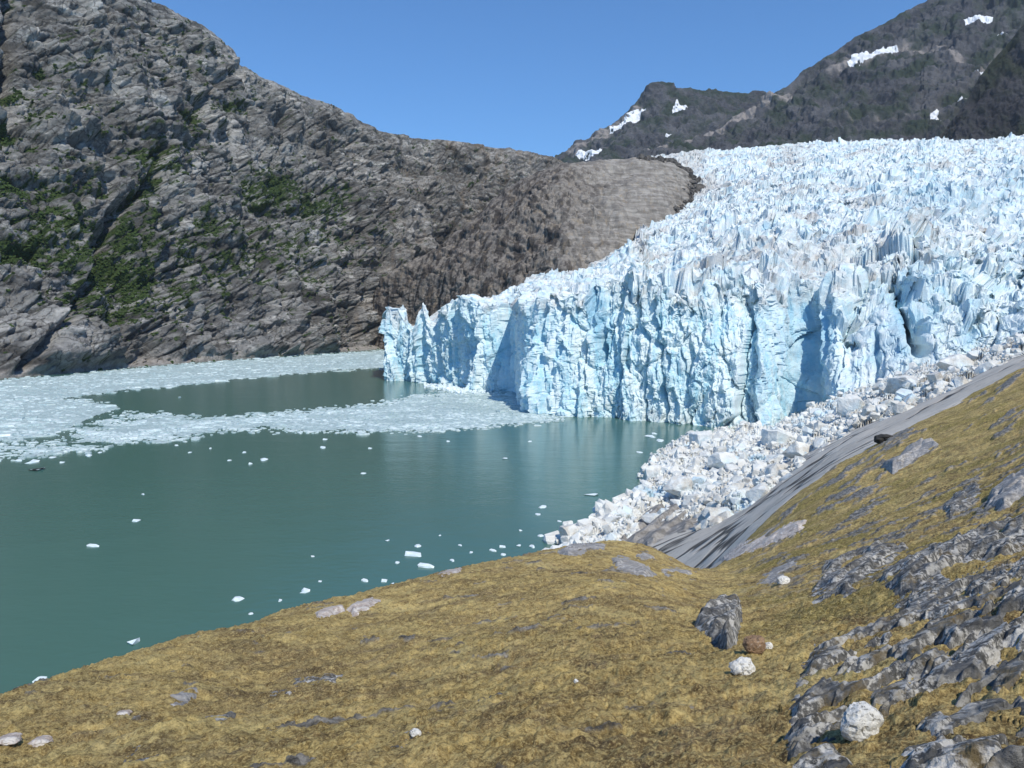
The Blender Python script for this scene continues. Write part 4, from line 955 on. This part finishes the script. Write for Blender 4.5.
# ------------------------------------------------------------------ ice rubble between the glacier and the rock
RP = [(540, 552, 166), (575, 536, 172), (600, 522, 186), (620, 512, 188), (640, 492, 218), (645, 478, 236), (655, 462, 268), (668, 447, 300), (690, 437, 326), (720, 433, 334), (760, 428, 340), (800, 420, 325),
      (840, 402, 300), (880, 385, 285), (930, 370, 272), (980, 356, 262), (1030, 342, 252), (1100, 325, 245),
      (600, 540, 158), (640, 530, 164), (670, 520, 166), (700, 505, 170), (680, 485, 205), (700, 465, 235), (740, 460, 232), (740, 490, 162), (780, 460, 200), (800, 470, 155), (800, 445, 230), (840, 430, 205), (880, 424, 162),
      (880, 405, 215), (930, 398, 175), (960, 385, 180), (1024, 360, 190), (1100, 330, 200), (960, 370, 230), ('w', 1., 240, 60), ('w', 1., 180, 56)]
RF = Field(RP); RG = Ground(RF, 120., 420., 300)
RPOLY = np.array([(528, 560), (545, 546), (575, 529), (600, 513), (622, 506), (642, 488), (640, 474), (652, 460), (666, 446), (690, 434), (740, 426), (775, 424), (800, 412), (850, 392), (900, 374), (950, 360), (1040, 334), (1120, 315), (1120, 336), (1030, 368),
                  (960, 397), (905, 423), (880, 434), (840, 454), (800, 480), (770, 498), (735, 513), (705, 524), (665, 524), (640, 528), (612, 540), (570, 552), (545, 556)], float)
def ice_lumps(n0=14):
    return [hull(26, 900 + k, .55, rad=.08) for k in range(n0)]
LUMP = ice_lumps()
def rubble():
    x = np.arange(530, 1110, .9); yv = np.arange(560, 322, -.7)
    XX, YP = np.meshgrid(x, yv); g = RG.hit(XX, YP)
    sdv = poly_sd(XX, YP, RPOLY) + 5 * fbm(g / 9., 3, 850)
    u = g[..., 1] / F; p = g
    d = 2.2 * fbm(p / 22., 2, 851)
    for sz, amp in ((11., 2.8), (5., 1.8), (2.2, .9)):
        f1, f2, r, off = cells(p / sz + .2 * noise(p / (sz * .7), 853)[..., None], 855 + int(sz))
        d = d + amp * ((r[..., 0] - .4) + .9 * (r[..., 1] - .5) * off[..., 0] + .9 * (r[..., 2] - .5) * off[..., 1] - .35 * (1 - sstep(0, .12, f2 - f1)))
    d = d - 2.2 * (1 - sstep(-3, 5, sdv))
    gg = g.copy(); gg[..., 2] += d
    kp = sdv > -3.5; keep = kp[:-1, :-1] & kp[1:, 1:] & kp[:-1, 1:] & kp[1:, :-1]
    dist_rock = poly_sd(XX, YP, RPOLY)
    trim = np.interp(XX, [540, 600, 665, 705, 735, 800, 880, 960, 1030, 1120], [556, 545, 526, 520, 508, 474, 428, 391, 361, 328])
    dirt = np.clip(.35 + 1.0 * sstep(40, 4, trim - YP) * sstep(600, 680, XX) + .4 * sstep(0, .35, fbm(p / 30., 2, 861)), 0, 1)
    v, f, a = compact(gg.reshape(-1, 3), grid_faces(*XX.shape, keep), {'dirt': dirt})
    f = np.concatenate([f[:, [0, 1, 2]], f[:, [0, 2, 3]]])
    def RG_relief(bx, by):
        return d[np.clip(np.rint((560 - by) / .7).astype(int), 0, d.shape[0] - 1), np.clip(np.rint((bx - 530) / .9).astype(int), 0, d.shape[1] - 1)]
    # loose blocks lying all over it
    n = 30000
    bx = rng.uniform(540, 1060, n * 4); by = rng.uniform(330, 556, n * 4)
    ins = poly_sd(bx, by, RPOLY) > -1.5; bx, by = bx[ins][:n], by[ins][:n]
    c = RG.hit(bx, by); s = (rng.pareto(2.5, len(bx)) * .27 + .17).clip(.15, 1.8)
    sc = np.stack([s * rng.uniform(.8, 1.4, len(s)), s * rng.uniform(.8, 1.3, len(s)), s * rng.uniform(.6, 1.1, len(s))], -1)
    tb = np.interp(bx, [540, 600, 665, 705, 735, 800, 880, 960, 1030, 1120], [556, 545, 526, 520, 508, 474, 428, 391, 361, 328])
    dr = np.clip(rng.uniform(0, .8, len(s)) + .8 * (sstep(26, 4, tb - by) * (bx > 620)) * rng.uniform(.3, 1, len(s)), 0, 1)
    c[:, 2] += np.minimum(RG_relief(bx, by), 3.) + s * .2
    v2, f2_, d2 = stamp(LUMP, c, sc, rotm(len(s), .6), dr)
    V = np.concatenate([v, v2]); Fc = np.concatenate([f, f2_ + len(v)])
    o = mesh_obj('ice_rubble', V, Fc, M_BLOCK, False, {'dirt': np.r_[a['dirt'], d2]})
    tag(o, 'tumbled white and grey ice rubble between glacier, water and bare rock', 'ice rubble', kind='stuff')
rubble()
def moraine():
    g, px, py = HEAD
    pts, sz = [], []
    for line, wd, n, s0 in (([(640, 158), (668, 162), (688, 172), (700, 186), (697, 196)], 1.6, 420, 2.2), ([(704, 178), (696, 190), (690, 200)], 4., 260, 2.6), ([(692, 206), (682, 214), (672, 222)], 4., 300, 2.8), ([(668, 228), (640, 244), (622, 254)], 2.5, 200, 1.8), ([(610, 262), (590, 272)], 2., 80, 1.5)):
        line = np.array(line, float); t = rng.uniform(0, len(line) - 1.001, n); i = t.astype(int); q = line[i] + (line[i + 1] - line[i]) * (t - i)[:, None] + rng.normal(0, wd, (n, 2))
        for (x, y) in q:
            j = int(np.clip(np.rint((x - px[0, 0]) / .8), 0, px.shape[1] - 1)); r = int(np.abs(py[:, j] - y).argmin()); pts.append(g[r, j]); sz.append(s0 * math.exp(rng.normal(0, .5)))
    pts = np.array(pts); sz = np.array(sz)
    v, f, _ = stamp(LUMP, pts, np.stack([sz * 1.2, sz, sz * .8], -1), rotm(len(sz), .5))
    t = NT('moraine rock'); m = t.done(t.mix(t.ramp(t.noise(.15, 5), .4, .6), (.045, .042, .04), (.13, .12, .11)), .9, None, .2)
    tag(mesh_obj('moraine_rubble', v, f, m), 'dark moraine rubble along the seam between headland and glacier', 'moraine', kind='stuff')
moraine()
def ice_block(px, py, wpx, hpx, label, seed, dirt=.2):
    c = RG.hit(np.array([px]), np.array([py]))[0]; u = c[1] / F
    v, f = hull(34, 1000 + seed, .55, rad=.12); wpx *= .78; hpx *= .78
    s = np.array((wpx / 2 * u, wpx / 2 * u * .9, hpx / 2 * u)); r = rotm(1, .18, np.random.default_rng(seed))[0]
    v = (v * .95) @ r.T * s
    # chip the faces
    bm = bmesh.new(); bv = [bm.verts.new(q) for q in v]
    for t_ in f: bm.faces.new([bv[i] for i in t_])
    bmesh.ops.subdivide_edges(bm, edges=bm.edges[:], cuts=5, use_grid_fill=True); bmesh.ops.triangulate(bm, faces=bm.faces[:])
    bm.verts.index_update(); v = np.array([q.co[:] for q in bm.verts]); f = np.array([[q.index for q in fc.verts] for fc in bm.faces]); bm.free()
    v = v + v / (np.linalg.norm(v, axis=1)[:, None] + 1e-6) * (.10 * s[0] * fbm(v / (s[0] * .4) + seed, 3, 870))[:, None]
    loc = c + np.array((0, 0, hpx * u * .28 + 1))
    tag(mesh_obj('ice_block', v + loc, f, M_BLOCK, False, {'dirt': np.full(len(v), dirt)}, loc=loc), label, 'ice block', 'large ice blocks in the rubble')
ice_block(652, 482, 24, 22, 'grey boxy ice block at the water edge of the rubble', 1, .55)
ice_block(700, 448, 30, 24, 'white ice block at the top of the rubble nearest the ice cliff', 2, .1)
ice_block(722, 470, 34, 24, 'broad bluish white ice block in the middle of the rubble', 3, .15)
ice_block(680, 496, 36, 26, 'dirty leaning ice block just above the layered shore rock', 4, .9)
ice_block(775, 448, 34, 30, 'tall white ice block under the dark blue recess', 5, .1)
ice_block(800, 462, 34, 24, 'sandy grey ice block against the bare rock', 6, .95)
ice_block(850, 415, 30, 26, 'pale ice block between two sandy ones below the smooth ice wall', 7, .4)
ice_block(905, 395, 44, 26, 'widest sandy ice block under the open blue crevasse', 8, .9)
ice_block(955, 372, 36, 22, 'greyish ice block right of the widest sandy one', 9, .7)
ice_block(606, 520, 20, 16, 'small clean white ice block near the lower tip of the rubble', 10, .0)
ice_block(575, 536, 18, 13, 'lowest white ice block, just above the knoll crest', 11, .0)

# ------------------------------------------------------------------ ice on the water
PACK1 = [(-60, 392), (0, 380), (60, 376), (100, 371), (200, 363), (300, 356), (384, 350), (388, 366), (384, 368), (330, 371), (250, 378), (190, 385), (120, 391), (75, 397), (58, 399), (95, 402), (112, 404), (118, 409), (95, 416), (80, 424), (60, 433), (30, 438), (-60, 446)]
PACK2 = [(-60, 460), (0, 452), (30, 446), (75, 436), (100, 425), (130, 418), (155, 414), (200, 418), (250, 416), (300, 410), (340, 408), (385, 403), (402, 398), (440, 392), (470, 389), (515, 391), (535, 408), (560, 414), (562, 420), (530, 424), (480, 428), (440, 431), (395, 432), (352, 433), (300, 432), (262, 429), (225, 432), (190, 438), (150, 443), (110, 446), (70, 450), (40, 458), (0, 463), (-60, 470)]
def pack():
    var = []
    for k in range(8):
        r = np.random.default_rng(300 + k); m = 8; an = np.sort(np.linspace(0, 2 * np.pi, m, endpoint=False) + r.uniform(-.25, .25, m)); ra = r.uniform(.7, 1.15, m)
        top = np.stack([np.cos(an) * ra * .86, np.sin(an) * ra * .86, np.full(m, 1.) + r.uniform(-.35, .35, m)], -1); bot = np.stack([np.cos(an) * ra, np.sin(an) * ra, np.full(m, -.6)], -1)
        v = np.concatenate([top, bot, [[r.uniform(-.2, .2), r.uniform(-.2, .2), 1.4]]]); f = []
        for i in range(m):
            j = (i + 1) % m; f += [[i, m + i, m + j], [i, m + j, j], [i, j, 2 * m]]
        var.append((v, np.array(f)))
    PX, PY, SZ = [], [], []
    def add(poly, n, lo, hi, soft, edge_n, dens=None):
        poly = np.array(poly, float); x0, y0 = poly.min(0) - 12; x1, y1 = poly.max(0) + 12
        c = 0
        while c < n:
            px = rng.uniform(x0, x1, 40000); py = rng.uniform(y0, y1, 40000)
            # even on the water, not on the picture
            wgt = (Yw(py) / Yw(y0)) ** 2.2
            w3 = W(px, py)
            s = poly_sd(px, py * 1., poly) + edge_n * fbm(w3 / np.array((22., 22., 1e9)), 4, 880)
            cl = fbm(w3 / np.array((40., 16., 1e9)), 3, 884)
            ok = (s > soft * rng.uniform(-1, .4, len(px))) & (rng.uniform(size=len(px)) < wgt)
            if dens is not None: ok &= rng.uniform(size=len(px)) < dens(px, py, cl)
            px, py = px[ok], py[ok]; m = min(len(px), n - c); c += m
            PX.append(px[:m]); PY.append(py[:m]); SZ.append(np.exp(rng.normal(math.log(lo), hi, m)).clip(.35, lo * 4.5))
    add(PACK1, 5200, 1.25, .5, 1.5, 2.5)
    add(PACK2, 5200, .85, .5, 3., 4., lambda px, py, cl: np.clip(np.interp(px, [0, 90, 130, 200, 380, 420, 560], [.5, .55, .8, 1., 1., .95, .9]) + 1.6 * cl, .04, 1))
    add([(-60, 440), (60, 432), (120, 415), (160, 412), (200, 420), (120, 446), (-60, 470)], 900, .7, .6, 4, 5, lambda px, py, cl: np.clip(.5 + 2 * cl, .03, 1))
    px = np.concatenate(PX); py = np.concatenate(PY); s = np.concatenate(SZ)
    pos = W(px, py); pos[:, 2] = 0.02
    sc = np.stack([s * rng.uniform(.9, 1.8, len(s)), s * rng.uniform(.7, 1.2, len(s)), (.10 + .16 * s) * rng.uniform(.5, 1.5, len(s))], -1)
    v, f, _ = stamp(var, pos, sc, rotm(len(s), .02))
    # thin slush between the pieces
    xg = np.arange(-70, 575, 1.1); yg = np.arange(472, 348, -.5); XX, YP = np.meshgrid(xg, yg); g = W(XX, YP)
    s1 = poly_sd(XX, YP, PACK1) + 2.0 * fbm(g / np.array((22., 22., 1e9)), 4, 880)
    s2 = poly_sd(XX, YP, PACK2) + 4.0 * fbm(g / np.array((22., 22., 1e9)), 4, 880) + np.interp(XX, [0, 120, 220], [-7, -5, -1.5]) + 5 * fbm(g / np.array((14., 8., 1e9)), 3, 890)
    sv = np.maximum(s1, s2)
    g[..., 2] = .03 + .12 * np.clip(sv / 2., 0, 1) + .10 * fbm(g / np.array((2.5, 2.5, 1e9)), 2, 893)
    kp = sv > 0; keep = kp[:-1, :-1] & kp[1:, 1:] & kp[:-1, 1:] & kp[1:, :-1]
    v2, f2, _ = compact(g.reshape(-1, 3), grid_faces(*XX.shape, keep)); f2 = np.concatenate([f2[:, [0, 1, 2]], f2[:, [0, 2, 3]]])
    o = mesh_obj('drift_ice', np.concatenate([v, v2]), np.concatenate([f, f2 + len(v)]), M_PACK)
    o.data.materials.append(mat_slush())
    mi = np.zeros(len(f) + len(f2), np.int32); mi[len(f):] = 1; o.data.polygons.foreach_set('material_index', mi)
    tag(o, 'dense field of drifting brash ice below the mountain and ice cliff', 'drift ice', kind='stuff')
pack()

# separate floes on the open water
FM = []
for k in range(7):
    v, f = hull(22, 1200 + k, .8)
    v = v * (1 + .12 * np.random.default_rng(k).normal(size=(len(v), 1)))
    v[:, 2] = np.where(v[:, 2] > 0, v[:, 2], v[:, 2] * .25)
    me = bpy.data.meshes.new('floe'); me.from_pydata(v.tolist(), [], f.tolist()); me.materials.append(M_FLOE); FM.append(me)
ICE_GROUP = 'small ice floes on the open water'
def floe(px, py, wpx, hpx, label, k, group=ICE_GROUP, mat=None, rz=None):
    wpx *= .88; hpx *= .85
    c = W(px, py + hpx * .3); u = c[1] / F
    me = FM[k % 7]
    if mat: me = me.copy(); me.materials.clear(); me.materials.append(mat)
    o = bpy.data.objects.new('ice_floe', me); COL.objects.link(o)
    o.location = (c[0], c[1], -.03 * hpx * u); o.rotation_euler = (0, 0, random.uniform(-.4, .4) if rz is None else rz)
    graz = float(qof(py))
    dep = hpx * .5 * u / graz * .8
    o.scale = (wpx / 2 * u, min(dep, wpx * .7 * u), hpx * .55 * u)
    return tag(o, label, 'ice floe', group)
named = [(428, 565, 20, 6, 'widest flat white floe close to the mossy brow'), (412, 553, 22, 6, 'ragged long floe just beyond the widest flat floe'), (135, 640, 12, 9, 'lumpy two topped floe well out from the left brow'), (40, 678, 13, 9, 'wedge shaped floe nearest the lower left corner'),
         (158, 651, 11, 6, 'low floe touching the left brow beside the lumpy one'), (237, 598, 12, 6, 'rounded floe alone between the brow and open water'), (305, 590, 11, 5, 'oval floe right of the rounded lone one'), (95, 545, 15, 4, 'longest thin floe alone in the open left water'),
         (136, 520, 8, 3, 'short thin floe beyond the longest thin one'), (593, 494, 17, 3, 'thin sunken floe nearest the ice rubble'), (543, 506, 9, 4, 'bright small floe left of the thin sunken one'), (263, 459, 9, 3, 'flat bright floe below the drift ice edge'),
         (250, 463, 4, 4, 'upright floe chip left of the flat bright one'), (323, 447, 6, 3, 'small floe close under the drift ice edge'), (366, 580, 9, 4, 'pale floe by the brow left of a cluster'), (384, 580, 7, 4, 'bright little floe right of the pale one by the brow')]
for i, (x, y, a, b, lab) in enumerate(named): floe(x, y, a, b, lab, i)
tiny = [(251, 613, 6, 3), (143, 494, 3, 2), (363, 473, 6, 2), (280, 600, 4, 3), (313, 556, 4, 2), (320, 581, 4, 2), (84, 667, 3, 2), (190, 452, 4, 2), (210, 448, 3, 2), (229, 460, 4, 2), (244, 452, 4, 2), (177, 445, 4, 2), (325, 439, 5, 2), (388, 540, 5, 3), (418, 545, 8, 4), (452, 560, 5, 3), (397, 562, 5, 3), (471, 552, 4, 2), (494, 550, 9, 3), (502, 546, 8, 3), (519, 545, 6, 3), (541, 535, 8, 3), (532, 546, 6, 4), (503, 554, 6, 3), (538, 514, 6, 2), (560, 521, 5, 2), (520, 530, 4, 2), (393, 583, 4, 2), (440, 535, 3, 2), (460, 545, 4, 2), (549, 541, 7, 4), (565, 529, 6, 4), (420, 436, 5, 2), (448, 441, 4, 2), (505, 458, 6, 2), (530, 441, 5, 2), (650, 436, 10, 3), (654, 433, 6, 3), (660, 440, 8, 3), (640, 452, 7, 2), (370, 448, 4, 2), (180, 397, 3, 2), (100, 452, 5, 2), (88, 455, 7, 3), (52, 457, 7, 2), (33, 461, 11, 4), (20, 460, 7, 3), (62, 462, 5, 2)]
for i, (x, y, a, b) in enumerate(tiny): floe(x, y, a, b, 'tiny white ice floe scattered on the open teal water', i + 3)
t = NT('dirt covered ice'); M_DIRTICE = t.done(t.mix(t.ramp(t.noise(1.2, 4), .5, .62), (.02, .02, .02), (.30, .36, .36)), .7, None, .2)
floe(39, 468.5, 16, 4, 'near black dirt covered floe off the left edge of the drift ice', 2, None, M_DIRTICE, .25)

# foam and fallen ice where the front has just calved
def calving():
    n = 260; px = np.clip(rng.normal(452, 22, n), 425, 515); py = K(px, [(425, 383), (445, 387), (470, 390), (515, 393)], 1) + np.abs(rng.normal(0, 2.2, n)) + .5
    pos = W(px, py); s = rng.uniform(.5, 1.9, n) * np.exp(-np.abs(px - 448) / 50); pos[:, 2] = s * .4
    v, f, _ = stamp(LUMP, pos, np.stack([s * 1.2, s, s * rng.uniform(.6, 1.6, n)], -1), rotm(n, .5))
    tag(mesh_obj('fallen_ice', v, f, M_FLOE), 'fresh white ice debris floating at the foot of the cliff', 'ice debris', kind='stuff')
calving()

# ------------------------------------------------------------------ air
def air():
    bm = bmesh.new(); bmesh.ops.create_cube(bm, size=1); me = bpy.data.meshes.new('haze'); bm.to_mesh(me); bm.free()
    o = bpy.data.objects.new('haze', me); COL.objects.link(o)
    o.scale = (31000, 19000, 3000); o.location = (0, 6000, 3000 / 2 - 16)
    m = bpy.data.materials.new('air'); m.use_nodes = True; t = m.node_tree; t.nodes.clear()
    out = t.nodes.new('ShaderNodeOutputMaterial'); v = t.nodes.new('ShaderNodeVolumePrincipled')
    v.inputs['Color'].default_value = (.80, .88, 1, 1); v.inputs['Density'].default_value = 2.0e-5; v.inputs['Anisotropy'].default_value = 0.
    t.links.new(v.outputs[0], out.inputs['Volume']); me.materials.append(m)
    tag(o, 'thin blue summer haze over the fjord', 'haze', kind='stuff')
air()
